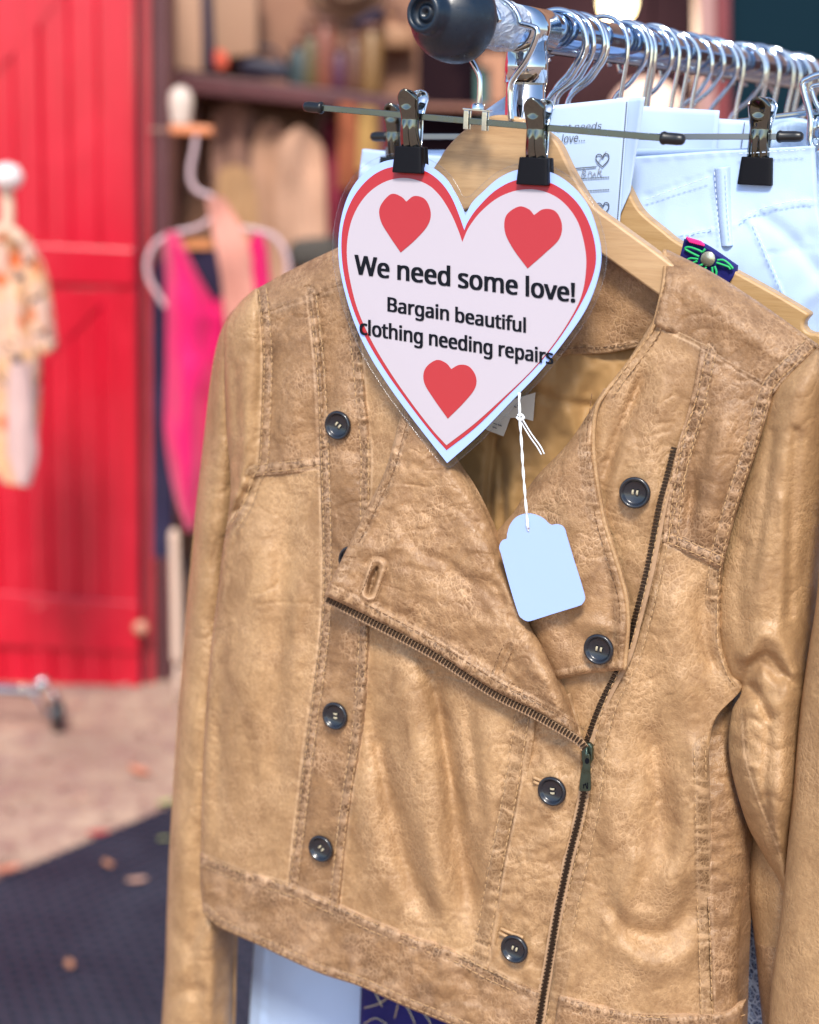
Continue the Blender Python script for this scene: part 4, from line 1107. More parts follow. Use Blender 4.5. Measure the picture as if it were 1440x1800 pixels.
def flap_extra(px, py, e):
    # buttonhole: a raised lip ring round a slanted slit, and a second small stitched slit
    q = np.array([(663, 997), (656, 1018), (649, 1042)])
    d, sd, al = line_dist(px, py, q)
    dh = .0016 * np.exp(-((d - 11) / 5.0) ** 2) - .0045 * np.exp(-(d / (1.2 + 5.6 * np.clip(1 - ((al - 24) / 25) ** 2, 0, 1))) ** 4) - .0007 * np.exp(-((d - 20) / 4) ** 2)
    q2 = np.array([(896, 1134), (884, 1158), (874, 1184)])
    d2, sd2, al2 = line_dist(px, py, q2)
    dh = dh - .0012 * np.exp(-(d2 / 2.2) ** 2) + .0006 * np.exp(-((d2 - 7) / 3.0) ** 2)
    n = noise2(px / 24 + py / 40, py / 18 - px / 50, 98)
    return dh + .0006 * n + .0005 * noise2(px / 10, py / 12, 99), .8 * np.exp(-(d / 3.5) ** 2) + .35 * np.clip(n, 0, 1) * np.exp(-((d - 30) / 30) ** 2), .5 * np.exp(-((d - 11) / 3.0) ** 2)  # shade inside the slit is painted in as dark colour
FLAP = panel("lapel", [(716, 690), (699, 750), (679, 822), (659, 866), (645, 894), (605, 974), (570, 1046)], [(742, 690), (770, 750), (800, 811), (829, 855), (858, 912), (887, 985), (912, 1048), (934, 1104), (959, 1147), (981, 1198), (999, 1245), (1023, 1308)],
      [(716, 690), (742, 690)], [(570, 1046), (648, 1084), (757, 1143), (865, 1212), (937, 1248), (1009, 1291), (1023, 1308)], m=M_FLAP, hfun=h_flap, seams=FSEAMS, edges="LB", er=7, ed=.0026, seed=22, amp=.8, skirt=.0045, extra=flap_extra, step=2.6)
FLAP["label"] = "pointed leather lapel folded back with a zip along its lower edge"
# ---- right flap
def h_flapr(px, py, e):
    h = np.interp(py, _y, _A) + .006
    h = h - .008 * np.clip(1 - e["L"] / 40, 0, 1) ** 2
    for q, a, wd in [([(1000, 800), (1010, 960), (1040, 1100)], .002, 26), ([(960, 900), (985, 1010), (1000, 1120)], -.0016, 14), ([(1050, 900), (1070, 1010), (1075, 1120)], -.0016, 9), ([(1020, 1095), (1060, 1100), (1090, 1110)], .0015, 12)]:
        dd, sd, al = line_dist(px, py, smooth_line(q, 10)); h = h + a * np.exp(-(dd / wd) ** 2)
    return h
panel("lapel", [(1062, 683), (1001, 776), (941, 840), (906, 896), (868, 950), (885, 1020), (930, 1110), (962, 1198)], [(1066, 683), (1048, 716), (1042, 767), (1046, 827), (1061, 914), (1087, 1000), (1100, 1051), (1103, 1100), (1097, 1178)],
      bot=[(962, 1198), (1040, 1183), (1097, 1178)], m=M_FLAP, hfun=h_flapr, seams=FRSEAMS, edges="RB", er=8, ed=.003, seed=23, amp=.8, skirt=.005, label="darker grained leather lapel under the blank card tag", step=2.6)

# ---- height of the finished surface for things sewn on it
def on_front(px, py): return Hbody(np.array([px]), np.array([py]))[0] + foldfield(np.array([px * 1.0]), np.array([py * 1.0]))[0]
def on_flap(px, py):
    return float(np.interp(py, _y, _A) + .0145)

# ---- piping along neckline and right lapel edge
mb = MB()
for q, off in (([(1169, 440), (1168, 492), (1150, 570), (1129, 606), (1092, 656), (1066, 688), (1049, 717), (1043, 767), (1047, 827), (1062, 914), (1088, 1000), (1101, 1051), (1104, 1100), (1098, 1177)], 0),):
    q = smooth_line(q, 7)
    hh = np.where(q[:, 1] < 690, Hbody(q[:, 0], q[:, 1]) - .001, np.interp(q[:, 1], _y, _A) + .004)
    hh = np.convolve(np.pad(hh, 3, mode='edge'), np.ones(7) / 7, 'valid')
    mb.tube(PJ(q[:, 0], q[:, 1], hh), .0013, 8)
o = mb.build("piping", M_LEATHP, JK)

# ---- stitching
def stitch(mb, line, hfun, off_px=0.0, lift=.0009, dash=9.0, gap=4.0, r=.00026):
    q = smooth_line(line, 2.0)
    tg = np.gradient(q, axis=0); tg /= np.linalg.norm(tg, axis=1)[:, None]
    q = q + np.stack([-tg[:, 1], tg[:, 0]], 1) * off_px * -1
    L = np.r_[0, np.cumsum(np.linalg.norm(np.diff(q, axis=0), axis=1))]
    a = 2.0
    while a + dash < L[-1]:
        s = np.linspace(a, a + dash, 4)
        x = np.interp(s, L, q[:, 0]); y = np.interp(s, L, q[:, 1])
        h = hfun(x, y) + lift + np.array([-.0006, .0001, .0001, -.0006])
        mb.tube(PJ(x, y, h), r, 5, False)
        a += dash + gap
def hf(x, y): return Hbody(x, y) + foldfield(x, y) + micro(x, y) + .0006
mb = MB()
for pts, side, wd, st in SEAM_DEF:
    if side == 0: continue
    stitch(mb, pts, lambda x, y: hf(x, y) + .0008, side * 2.5)
    if wd > 12: stitch(mb, pts, lambda x, y: hf(x, y) + .0010, side * wd)
mb.build("stitching", M_STITCH, JK)
for pts, side, wd, st in FLAP_SEAM_DEF:
    mb = MB(); stitch(mb, pts, lambda x, y: np.interp(y, _y, _A) + .0152 + 0 * x, side * wd * .7, .0006); mb.build("dark_stitching", M_STITCHD, JK)
mb = MB(); stitch(mb, [(1041, 690), (1032, 767), (1036, 827), (1048, 914), (1074, 1000), (1087, 1051), (1090, 1100), (1086, 1160)], lambda x, y: np.interp(y, _y, _A) + .0064 + 0 * x); mb.build("dark_stitching", M_STITCHD, JK)
mb = MB(); stitch(mb, [(1183, 450), (1182, 492), (1164, 575), (1143, 612), (1104, 662)], lambda x, y: hf(x, y) + .001); mb.build("dark_stitching", M_STITCHD, JK)
mb = MB(); stitch(mb, [(740, 592), (850, 628), (940, 620), (1010, 612), (1060, 610), (1112, 601)], lambda x, y: h_collar(x, y, None) + .0006); mb.build("dark_stitching", M_STITCHD, JK)
mb = MB(); stitch(mb, [(1240, 1320), (1242, 1430), (1244, 1550), (1249, 1680), (1253, 1800)], hf); mb.build("dark_stitching", M_STITCHD, JK)
mb = MB(); stitch(mb, [(668, 990), (657, 1020), (645, 1050)], lambda x, y: np.interp(y, _y, _A) + .0170 + 0 * x, 14, dash=5, gap=3); mb.build("dark_stitching", M_STITCHD, JK)
mb = MB(); stitch(mb, [(668, 990), (657, 1020), (645, 1050)], lambda x, y: np.interp(y, _y, _A) + .0170 + 0 * x, -12, dash=5, gap=3); mb.build("dark_stitching", M_STITCHD, JK)
mb = MB(); stitch(mb, [(896, 1134), (884, 1158), (874, 1184)], lambda x, y: np.interp(y, _y, _A) + .0158 + 0 * x, 9, dash=5, gap=3); mb.build("dark_stitching", M_STITCHD, JK)
mb = MB(); stitch(mb, [(896, 1134), (884, 1158), (874, 1184)], lambda x, y: np.interp(y, _y, _A) + .0158 + 0 * x, -9, dash=5, gap=3); mb.build("dark_stitching", M_STITCHD, JK)


# ---- zip: tapes, teeth, slider
def hzipR(x, y): return Hbody(x, y) + foldfield(x, y) + micro(x, y) + .0012
def hzipL(x, y): return np.interp(y, _y, _A) + .0125 + 0 * x
ZR = smooth_line([(1189, 788), (1176, 840), (1163, 890), (1143, 995), (1122, 1080), (1101, 1155), (1062, 1233), (1036, 1302), (1031, 1322)], 2)
ZL = smooth_line([(574, 1057), (650, 1096), (757, 1153), (865, 1222), (937, 1259), (1009, 1301), (1026, 1318)], 2)
ZC = smooth_line([(1029, 1380), (1020, 1430), (1000, 1510), (981, 1600), (966, 1690), (955, 1750), (940, 1850)], 2)
def teeth(mb, q, hfun, pitch, halfw, length, off=0.0, one=0):
    tg = np.gradient(q, axis=0); tg /= np.linalg.norm(tg, axis=1)[:, None]
    L = np.r_[0, np.cumsum(np.linalg.norm(np.diff(q, axis=0), axis=1))]
    s = np.arange(1, L[-1], pitch)
    x = np.interp(s, L, q[:, 0]); y = np.interp(s, L, q[:, 1])
    tx = np.interp(s, L, tg[:, 0]); ty = np.interp(s, L, tg[:, 1])
    for i in range(len(s)):
        side = one if one else (1 if i % 2 else -1)
        nx, ny = -ty[i] * side, tx[i] * side
        cx, cy = x[i] + nx * (off + length * .45), y[i] + ny * (off + length * .45)
        hh = float(hfun(np.array([cx]), np.array([cy]))[0])
        c = PJ(cx, cy, hh)
        ea = PJ(cx + nx * length, cy + ny * length, hh) - c
        eb = PJ(cx + tx[i] * halfw, cy + ty[i] * halfw, hh) - c
        mb.box(c, ea, eb * 2, N * .0016)
def ribbon(mb, q, hfun, a, b, lift=0.0):
    tg = np.gradient(q, axis=0); tg /= np.linalg.norm(tg, axis=1)[:, None]
    nn = np.stack([-tg[:, 1], tg[:, 0]], 1)
    G = []
    for k in np.linspace(a, b, 4):
        p = q + nn * k
        G.append(PJ(p[:, 0], p[:, 1], hfun(p[:, 0], p[:, 1]) + lift))
    G = np.stack(G, 1)
    mb.grid(G); mb.grid(G - N * .0006, flip=True)
ZIP = build("zip_tape", *(lambda m: (np.array(m.v), m.f))((lambda m: (ribbon(m, ZR[::2], hzipR, -9, 5, -.0006), ribbon(m, ZL[::2], hzipL, -10, 4, -.0008), ribbon(m, ZC[::2], hzipR, -10, 10, .0004), m)[-1])(MB())), M_ZIPTAPE, JK)
mb = MB()
teeth(mb, ZR, hzipR, 6.2, 1.7, 9, 0, 1)
mb.build("zip_teeth", M_BRASS, JK, smooth=False); mb = MB()
teeth(mb, ZL, hzipL, 6.2, 1.7, 9, 0, -1)
mb.build("zip_teeth", M_BRASS, JK, smooth=False); mb = MB()
teeth(mb, ZC, lambda x, y: hzipR(x, y) + .0008, 3.4, 1.2, 8.5, -2.6)
mb.build("zip_teeth", M_BRASS, JK, smooth=False)
# slider body and pull
def metal_plate(name, outline, h, thick, m, parent, bevel=.0004, hole=None):
    mb = MB()
    o = np.array(outline, float)
    mb.prism(PJ(o[:, 0], o[:, 1], h + thick), PJ(o[:, 0], o[:, 1], h + thick) - N * thick)
    return mb.build(name, m, parent, False, bevel)
hz = on_front(1030, 1340) + .004
SLD = metal_plate("zip_slider", [(1022, 1312), (1028, 1306), (1036, 1307), (1041, 1313), (1041, 1336), (1036, 1346), (1026, 1345), (1022, 1336)], hz, .0035, M_PULL, JK, .0008)
mb = MB(); q = smooth_line([(1031, 1314), (1031, 1322), (1030, 1334), (1029, 1342)], 2)
mb.tube(PJ(q[:, 0], q[:, 1], hz + .0035 + .0022 * np.sin(np.linspace(0, math.pi, len(q)))), .0009, 8)
mb.build("slider_bridge", M_PULL, SLD)
mb = MB(); q = smooth_line([(1024, 1346), (1021, 1360), (1019, 1376), (1018, 1388), (1020, 1391), (1036, 1391), (1038, 1389), (1038, 1370), (1037, 1345), (1036, 1328), (1031, 1325), (1026, 1330)], 3, True)
mb.prism(PJ(q[:, 0], q[:, 1], hz + .0062), PJ(q[:, 0], q[:, 1], hz + .0062) - N * .0013)
mb.build("zip_pull", M_PULL, SLD, False, .0003)
mb = MB()
for x, y, rx, ry in ((1032, 1338, 4, 5),):
    t = np.linspace(0, 2 * math.pi, 20, endpoint=False)
    mb.prism(PJ(x + rx * np.cos(t), y + ry * np.sin(t), hz + .0065), PJ(x + rx * np.cos(t), y + ry * np.sin(t), hz + .0065) - N * .0002)
for x0, y0, x1, y1 in ((1026, 1379, 1026, 1386), (1029, 1377, 1032, 1387), (1033, 1376, 1033, 1387), (1027, 1380, 1031, 1378)):
    mb.tube(PJ(np.array([x0, x1.__float__()]), np.array([y0, float(y1)]), hz + .0064), .0003, 5)
mb.build("pull_marks", M_INK, SLD, False)

# ---- buttons
def button(px, py, h, rot=0.0, tilt=0.0, r=.0090, label=None):
    c = PJ(px, py, h)
    ax = N + T * math.sin(tilt) * .4 + Z * .04
    mb = MB()
    prof = [(0, .0016), (.0058, .0016), (.0064, .0021), (.0072, .0034), (.0079, .0038), (.0086, .0034), (.0090, .0024), (.0086, .0008), (.0074, 0), (0, 0)]
    mb.lathe(c, ax, [(a * r / .009, b) for a, b in prof], 40)
    o = mb.build("button", M_BTN, JK)
    cs, sn = math.cos(rot), math.sin(rot)
    mb = MB()
    for dx, dy in ((-.0013, .0013), (.0013, .0013), (-.0013, -.0013), (.0013, -.0013)):
        p = c + ax * .00163 + T * (dx * cs - dy * sn) + Z * (dx * sn + dy * cs)
        mb.lathe(p, ax, [(0, .0001), (.00075, .0001), (.0008, 0)], 12)
    mb.build("thread_holes", M_INK, o, False)
    mb = MB()
    for dy in (-.0013, .0013):
        for k in (-.00028, .00028):
            s = np.linspace(-1, 1, 7)[:, None]
            x = s * .0013; yy = dy + k
            p = c + ax * (.0016 + .0007 * np.sqrt(np.clip(1 - s * s, 0, 1))) + T * (x * cs - yy * sn) + Z * (x * sn + yy * cs)
            mb.tube(p, .00032, 6)
    mb.build("button_thread", M_BTHREAD, o)
    return o
for x, y, fl, rot, tl in ((597, 747, 0, 1.0, 0), (592, 1257, 0, 0.05, 0), (567, 1490, 0, .9, 0), (621, 984, 0, .4, 0), (1118, 865, 0, 1.55, .25), (1055, 1140, 2, 1.5, .05), (973, 1389, 1, .1, 0), (907, 1666, 1, 1.4, 0)):
    hh = on_front(x, y) + (.0025 if fl == 0 else .0035 if fl == 1 else 0)
    if fl == 2: hh = float(np.interp(y, _y, _A)) + .0085
    button(x, y, hh, rot, tl)
# welted buttonholes beside two buttons
mb = MB()
for (x0, y0, x1, y1) in ((937, 1366, 966, 1376), (938, 1374, 960, 1382), (880, 1632, 920, 1648), (877, 1639, 915, 1657)):
    q = smooth_line([(x0, y0), ((x0 + x1) / 2, (y0 + y1) / 2 + 1), (x1, y1)], 4)
    mb.tube(PJ(q[:, 0], q[:, 1], np.array([on_front(a, b) for a, b in q]) + .0032), .0011, 8)
mb.build("buttonhole_welt", M_LEATHP, JK)
# care labels
def flat_sheet(name, outline, h, m, parent, thick=.0004, smooth_out=False, hv=None):
    o = np.array(outline, float)
    if smooth_out: o = smooth_line(o, 4, True)
    hh = h if hv is None else h + hv(o[:, 0], o[:, 1])
    F = PJ(o[:, 0], o[:, 1], hh)
    mb = MB(); mb.prism(F, F - N * thick)
    return mb.build(name, m, parent, False)
lb = flat_sheet("brand_label", [(870, 712), (941, 690), (937, 740), (915, 734), (888, 735), (868, 728)], -.0075, M_LABEL, JK)
lb2 = flat_sheet("care_label", [(850, 715), (897, 735), (885, 767), (858, 757), (840, 745)], -.0068, M_LABEL, JK)
mb = MB()
for x0, y0, x1, y1 in ((868, 744, 874, 746), (876, 746, 878, 748), (879, 747, 882, 749), (866, 750, 873, 753), (904, 714, 908, 716), (910, 712, 913, 717)):
    mb.tube(PJ(np.array([x0, x1 * 1.0]), np.array([y0, y1 * 1.0]), -.0060), .0003, 5)
mb.build("label_print", M_INKG, lb2, False)
# ================================================================== RACK, HANGERS, OTHER GARMENTS
def rail_pt(s, up=0.0, right=0.0):
    return RAIL0 + DR * s + Z * up + T * right
def s_of(h):
    return (H0 - h) / float(DR @ D)
RR = .0122
RK = thing("garment_rack", "chrome clothes rail with a dark round end cap carrying the jacket", "clothes rack", [*(rail_pt(.06)[:2]), 0])
mb = MB()
mb.tube([rail_pt(s) for s in np.linspace(0, 1.6, 30)], RR, 40)
mb.build("rail", M_RAIL, RK)
POST_S = .0695
mb = MB()
pb = rail_pt(POST_S); mb.tube([[pb[0], pb[1], z] for z in np.linspace(.05, pb[2] - .006, 24)], .0118, 36)
mb.build("upright", M_CHROME, RK)
mb = MB(); mb.tube([[pb[0], pb[1], pb[2] - .030], [pb[0], pb[1], pb[2] - .012]], .0128, 36)
mb.lathe(rail_pt(POST_S - .0165), DR, [(.0124, 0), (.0131, 0), (.0131, .033), (.0124, .033)], 40)
mb.build("tee_joint", M_CHROME, RK)
pe = rail_pt(1.55)
mb = MB(); mb.tube([[pe[0], pe[1], z] for z in np.linspace(.05, pe[2] - .006, 8)], .0118, 24); mb.build("upright", M_CHROME, RK)
mb = MB()
for b in (pb, pe):
    mb.tube([np.array([b[0], b[1], .06]) + T * k for k in np.linspace(-.25, .25, 6)], .0118, 20)
mb.build("foot_bar", M_CHROME, RK)
for b in (pb, pe):
    for k in (-.24, .24):
        mb = MB(); c = np.array([b[0], b[1], .026]) + T * k
        mb.lathe(c - T * .009, T, [(0, 0), (.021, 0), (.025, .003), (.025, .015), (.021, .018), (0, .018)], 24)
        mb.build("caster", M_RUBBER, RK)
# end cap
mb = MB()
ca = RAIL0 - DR * .004
mb.lathe(ca, -DR, [(.0125, -.016), (.0145, -.016), (.0150, -.006), (.0220, -.006), (.0243, -.002), (.0245, .001), (.0243, .005), (.0235, .0095), (.0218, .0145), (.0190, .0188), (.0155, .0222), (.0128, .0240), (.0116, .0252), (.0110, .0300), (.0107, .0330), (.0098, .034), (.0082, .0342), (.0076, .033), (.0072, .0295), (.0045, .029), (.0040, .031), (.0022, .0312), (.0018, .028), (0, .028)], 56)
mb.build("end_cap", M_CAP, RK)
# crumpled clear tape round the rail
mb = MB()
aa = np.linspace(0, 2 * math.pi, 60, endpoint=False); G = []
for s in np.linspace(.014, .046, 22):
    rr = RR + .0012 + .0011 * noise2(aa * 4, np.full(60, s * 260), 41) + .0010 * np.abs(noise2(aa * 9, np.full(60, s * 600), 42))
    G.append([rail_pt(s + .004 * math.sin(t * 3), r * math.sin(t), r * math.cos(t)) for t, r in zip(aa, rr)])
mb.grid(np.array(G), True)
M_TAPE = bpy.data.materials.new("crumpled_clear_tape"); M_TAPE.use_nodes = True
_b = M_TAPE.node_tree.nodes["Principled BSDF"]; _b.inputs["Base Color"].default_value = (.75, .83, .95, 1); _b.inputs["Roughness"].default_value = .12; _b.inputs["Alpha"].default_value = .45
mb.build("clear_tape", M_TAPE, RK, False)

# ---------------------------------------------------------------- hooks
def hook_curve(mirror=1, R=.0178, drop=.075, neck=.010, open_a=205, shaft_x=-.004):
    """(t, z) of a hanger hook whose inside top rests on the rail (rail centre is 0, 0)"""
    cz = RR + .0019 - R
    a = np.radians(np.linspace(open_a, -38, 40))
    p = [(R * math.cos(k), cz + R * math.sin(k)) for k in a]
    x, z = p[-1]
    p += list(map(tuple, smooth_line([(x, z), (x - .006, z - .0085), (shaft_x + .003, z - .017), (shaft_x, z - .027), (shaft_x, z - drop)], .0015)[1:]))
    return [(mirror * t, zz) for t, zz in p]
def hook_pts(s, curve, yaw=0.0, dz=0.0, dt=0.0):
    e = T * math.cos(yaw) + D * math.sin(yaw)
    return np.array([rail_pt(s, z + dz) + e * (t + dt) for t, z in curve])
WIRE = .00155

# ---------------------------------------------------------------- hanger clips
def plate_grid(wfun, zf, n=22, depth=.0032, rib=.0007, dim=.0):
    pass
M_CLIP = M_CHROME_DK
def make_clip(name_parent, base, side=1.0, sc=1.0):
    """clip gripping at base (jaw bottom), parts parented to the hanger; base is a point, plate faces N"""
    Hh = .047 * sc; Wt = .0066 * sc
    root = name_parent
    parts = []
    for sgn, nm, lean, sh in ((1, "clip_lever", .010, 0.0), (-1, "clip_lever", -.011, .0)):
        zz = np.linspace(.0105, Hh, 46) * 1.0
        uu = np.linspace(-1, 1, 25)
        G = np.zeros((46, 25, 3))
        for i, z in enumerate(zz):
            k = (z - .0105) / (Hh - .0105)
            wd = Wt * np.interp(k, [0, .12, .35, .55, .72, .86, 1], [1.16, 1.02, .88, .84, .94, 1.0, 1.0])
            top = Hh - Wt
            if z > top:
                wd = wd * math.sqrt(max(1e-4, 1 - ((z - top) / Wt) ** 2)) + .0002
            off = .0016 + lean * sgn * max(0, k) ** 1.25 + .0022 * math.sin(math.pi * min(1, k * 1.8)) * (k < .56)
            for j, u in enumerate(uu):
                x = wd * u
                d = off - .0030 * abs(u) ** 6 - .0010 * u * u
                for rc in (-.34, .34):
                    if k < .52: d += .0011 * math.exp(-((u - rc) / .14) ** 2) * (1 - (k / .52) ** 6)
                rd = math.hypot(x, z - (Hh - Wt * 1.02)) / (Wt * .78)
                d -= .0016 * (1 - min(1, rd) ** 2) ** 2 * 1.0
                d += .0004 * math.exp(-((rd - 1.02) / .12) ** 2)
                G[i, j] = base + T * x + Z * z + N * sgn * d
        mb = MB(); mb.grid(G, flip=sgn < 0)
        o = mb.build(nm, M_CLIP if sgn > 0 else M_CHROME, root); md = o.modifiers.new("solid", 'SOLIDIFY'); md.thickness = .0009; md.offset = -1
        parts.append(o)
        # vinyl jaw cover
        mb = MB(); nz = 10; G = []
        for zq in np.linspace(0, .0150 * sc, nz):
            kk = zq / (.015 * sc); wj = .0091 * sc * (1.06 - .13 * kk)
            th = .0054 - .0006 * kk
            row = []
            for a in np.linspace(0, 2 * math.pi, 36, endpoint=False):
                ca, sa = math.cos(a), math.sin(a)
                e = .28
                x = wj * abs(ca) ** e * (1 if ca > 0 else -1); dd = th / 2 * abs(sa) ** e * (1 if sa > 0 else -1)
                row.append(base + T * x + Z * zq + N * (sgn * (th / 2 + .0002) + dd))
            G.append(row)
        G = np.array(G); b = len(mb.v); mb.grid(G, True)
        mb.f.append(tuple(range(b, b + 36))); mb.f.append(tuple(range(b + 36 * (nz - 1), b + 36 * nz)))
        sharp(mb.build("jaw_cover", M_BLACKV, root, True, .0006), 50)
    # spring band between the levers
    mb = MB()
    q = [base + N * .0038 + Z * .018 * sc, base + N * .0052 + Z * .026 * sc, base + N * .0015 + Z * .031 * sc, base - N * .0015 + Z * .031 * sc, base - N * .0052 + Z * .026 * sc, base - N * .0038 + Z * .018 * sc]
    q = smooth_line(np.array(q), .001)
    mb.grid(np.stack([q - T * .0040 * sc, q + T * .0040 * sc], 1))
    o = mb.build("clip_spring", M_STEEL, root); md = o.modifiers.new("solid", 'SOLIDIFY'); md.thickness = .0006

def plate_bar(p0, p1, hgt=.0036, dep=.0016):
    mb = MB(); p0 = np.asarray(p0); p1 = np.asarray(p1); d = p1 - p0; up = Z - d * (Z @ d) / (d @ d)
    mb.box((p0 + p1) / 2, d, N * dep, up / np.linalg.norm(up) * hgt); return mb
def rubber_tip(p, dirv, parent, L=.013):
    mb = MB(); mb.lathe(p - dirv * .003, dirv, [(0, 0), (.0030, 0), (.0036, .001), (.0036, .002), (.0032, .0028), (.0032, L * .7), (.0028, L * .92), (.0018, L), (0, L)], 20)
    mb.build("rubber_tip", M_RUBBER, parent)
def base_of(px, py, h): return PJ(px, py, h)

# front clip hanger, holding the sign
HA = .022
CA = thing("clip_hanger", "front chrome clip hanger whose two black jawed clips grip the heart sign", "hanger", PJ(840, 218, HA), "metal clip hangers on the rail")
a0, a1 = PJ(560, 189, HA), PJ(1172, 243, HA)
plate_bar(a0, a1).build("bar", M_BAR, CA, False, .0003)
dv = (a1 - a0) / np.linalg.norm(a1 - a0)
rubber_tip(a1, dv, CA); rubber_tip(a0, -dv, CA)
pc = PJ(839, 212, HA)
mb = MB()
for k in (-.0062, .0052):
    mb.box(pc + dv * k + N * .0016, dv * .0030, N * .0010, Z * .0105); mb.box(pc + dv * k - N * .0016, dv * .0030, N * .0010, Z * .0105)
mb.box(pc + Z * .0058, dv * .0170, N * .0042, Z * .0011)
mb.build("bracket", M_CHROME, CA, False, .0003)
mb = MB()
sA = s_of(HA)
q = smooth_line(np.array([pc + Z * .006, *[PJ(x, y, HA) for x, y in ((843, 180), (844, 140), (839, 124), (826, 101), (812, 84))]]), .0015)
arc = [rail_pt(sA, RR + .0019 - .0185 + .0185 * math.sin(a), .0185 * math.cos(a)) for a in np.radians(np.linspace(215, 10, 40))]
top = smooth_line(np.array([q[-1], PJ(806, 60, HA), arc[4]]), .0015)
mb.tube(np.vstack([q, top[1:], arc[5:]]), WIRE, 12)
mb.lathe(pc + Z * .0062, Z, [(.0036, 0), (.0036, .0022), (.0026, .0034), (0, .0036)], 20)
mb.build("hook", M_CHROME, CA)
make_clip(CA, PJ(722, 304, HA)); make_clip(CA, PJ(941, 325, HA))

# wooden hanger inside the jacket
def board(name, outline, h, thick, m, parent, bev=.0022):
    o = smooth_line(outline, 9, True)
    F = PJ(o[:, 0], o[:, 1], h)
    mb = MB(); mb.prism(F + N * thick / 2, F - N * thick / 2)
    ob = mb.build(name, m, parent, True, bev, 3); return sharp(ob, 60)
W1 = thing("wooden_hanger", "pale wooden hanger carrying the tan leather jacket", "hanger", PJ(880, 360, -.002), "wooden hangers on the rail")
board("shoulder_board", [(845, 212), (872, 203), (897, 203), (935, 214), (965, 232), (986, 252), (1010, 300), (1046, 358), (1092, 394), (1159, 443), (1250, 512), (1330, 572), (1380, 615), (1372, 642), (1260, 585), (1153, 511), (1061, 445), (1000, 402), (940, 372), (870, 362), (800, 378), (730, 424), (650, 486), (560, 540), (500, 566), (492, 548), (560, 506), (640, 446), (715, 366), (772, 289), (789, 262), (815, 234)], -.002, .010, M_WOOD1, W1)
mb = MB()
sJ = s_of(.003)
q = [PJ(x, y, .003) for x, y in ((899, 212), (897, 180), (898, 150), (906, 133), (924, 108), (938, 80), (944, 52))]
arc = [rail_pt(sJ, .0205 * math.sin(a) - .0062, .0205 * math.cos(a)) for a in np.radians(np.linspace(8, 205, 44))]
mb.tube(smooth_line(np.vstack([q, arc[2:]]), .0012), .0018, 12)
mb.build("hook", M_CHROME, W1)
W2 = thing("wooden_hanger", "golden wooden hanger with a notched arm carrying the navy embroidered dress", "hanger", PJ(1010, 420, -.070), "wooden hangers on the rail")
board("shoulder_board", [(985, 226), (1010, 215), (1035, 222), (1062, 250), (1092, 297), (1110, 333), (1131, 370), (1171, 404), (1202, 427), (1290, 472), (1367, 514), (1424, 548), (1428, 552), (1416, 566), (1420, 578), (1430, 584), (1450, 588), (1500, 620), (1520, 650), (1490, 660), (1400, 640), (1290, 570), (1200, 500), (1120, 460), (1050, 430), (990, 425), (920, 435), (850, 470), (760, 520), (690, 548), (650, 552), (640, 535), (700, 500), (800, 430), (880, 350), (940, 270)], -.070, .012, M_WOOD2, W2)
mb = MB(); mb.tube(hook_pts(s_of(-.070), hook_curve(drop=.05, R=.0200)), .0018, 12); mb.build("hook", M_CHROME, W2)

# second clip hanger, holding the white jeans
HB = -.095
CB = thing("clip_hanger", "chrome clip hanger with a black tipped bar holding the white jeans by the waistband", "hanger", PJ(1030, 240, HB), "metal clip hangers on the rail")
b0, b1 = PJ(676, 240, HB), PJ(1376, 240, HB)
plate_bar(b0, b1).build("bar", M_GREY, CB, False, .0003)
dv = (b1 - b0) / np.linalg.norm(b1 - b0)
rubber_tip(b1, dv, CB, .015); rubber_tip(b0, -dv, CB, .013)
mb = MB(); mb.tube(hook_pts(s_of(HB), hook_curve(drop=.052)), WIRE, 12); mb.build("hook", M_CHROME, CB)
make_clip(CB, PJ(1330, 325, HB), sc=1.08); make_clip(CB, PJ(694, 320, HB), sc=1.08)
# third clip hanger, cut by the frame
HC = -.15
CC = thing("clip_hanger", "chrome clip hanger at the right edge with an open framed clip above white cloth", "hanger", PJ(1300, 210, HC), "metal clip hangers on the rail")
plate_bar(PJ(1255, 219, HC), PJ(1560, 180, HC), .0034, .0034).build("bar", M_STEEL, CC, False, .0012)
mb = MB(); mb.tube(hook_pts(s_of(HC), hook_curve(drop=.045)), WIRE, 12); mb.build("hook", M_CHROME, CC)
mb = MB()
hc = HC + .012
for q in ([(1412, 150), (1422, 138), (1445, 130), (1480, 130), (1490, 142), (1470, 190), (1448, 240), (1436, 262), (1424, 250), (1425, 205)],):
    q = smooth_line(q, 3, True); q = np.vstack([q, q[:2]]); mb.tube(PJ(q[:, 0], q[:, 1], hc), .0022, 8)
q = smooth_line([(1428, 160), (1432, 150), (1470, 148), (1470, 165), (1455, 195), (1440, 190)], 3, True); q = np.vstack([q, q[:2]]); mb.tube(PJ(q[:, 0], q[:, 1], hc), .0014, 8)
o = smooth_line([(1436, 205), (1452, 205), (1448, 235), (1438, 245), (1428, 240), (1427, 220)], 3, True)
mb.prism(PJ(o[:, 0], o[:, 1], hc), PJ(o[:, 0], o[:, 1], hc - .002))
mb.build("clip_frame", M_CHROME, CC)

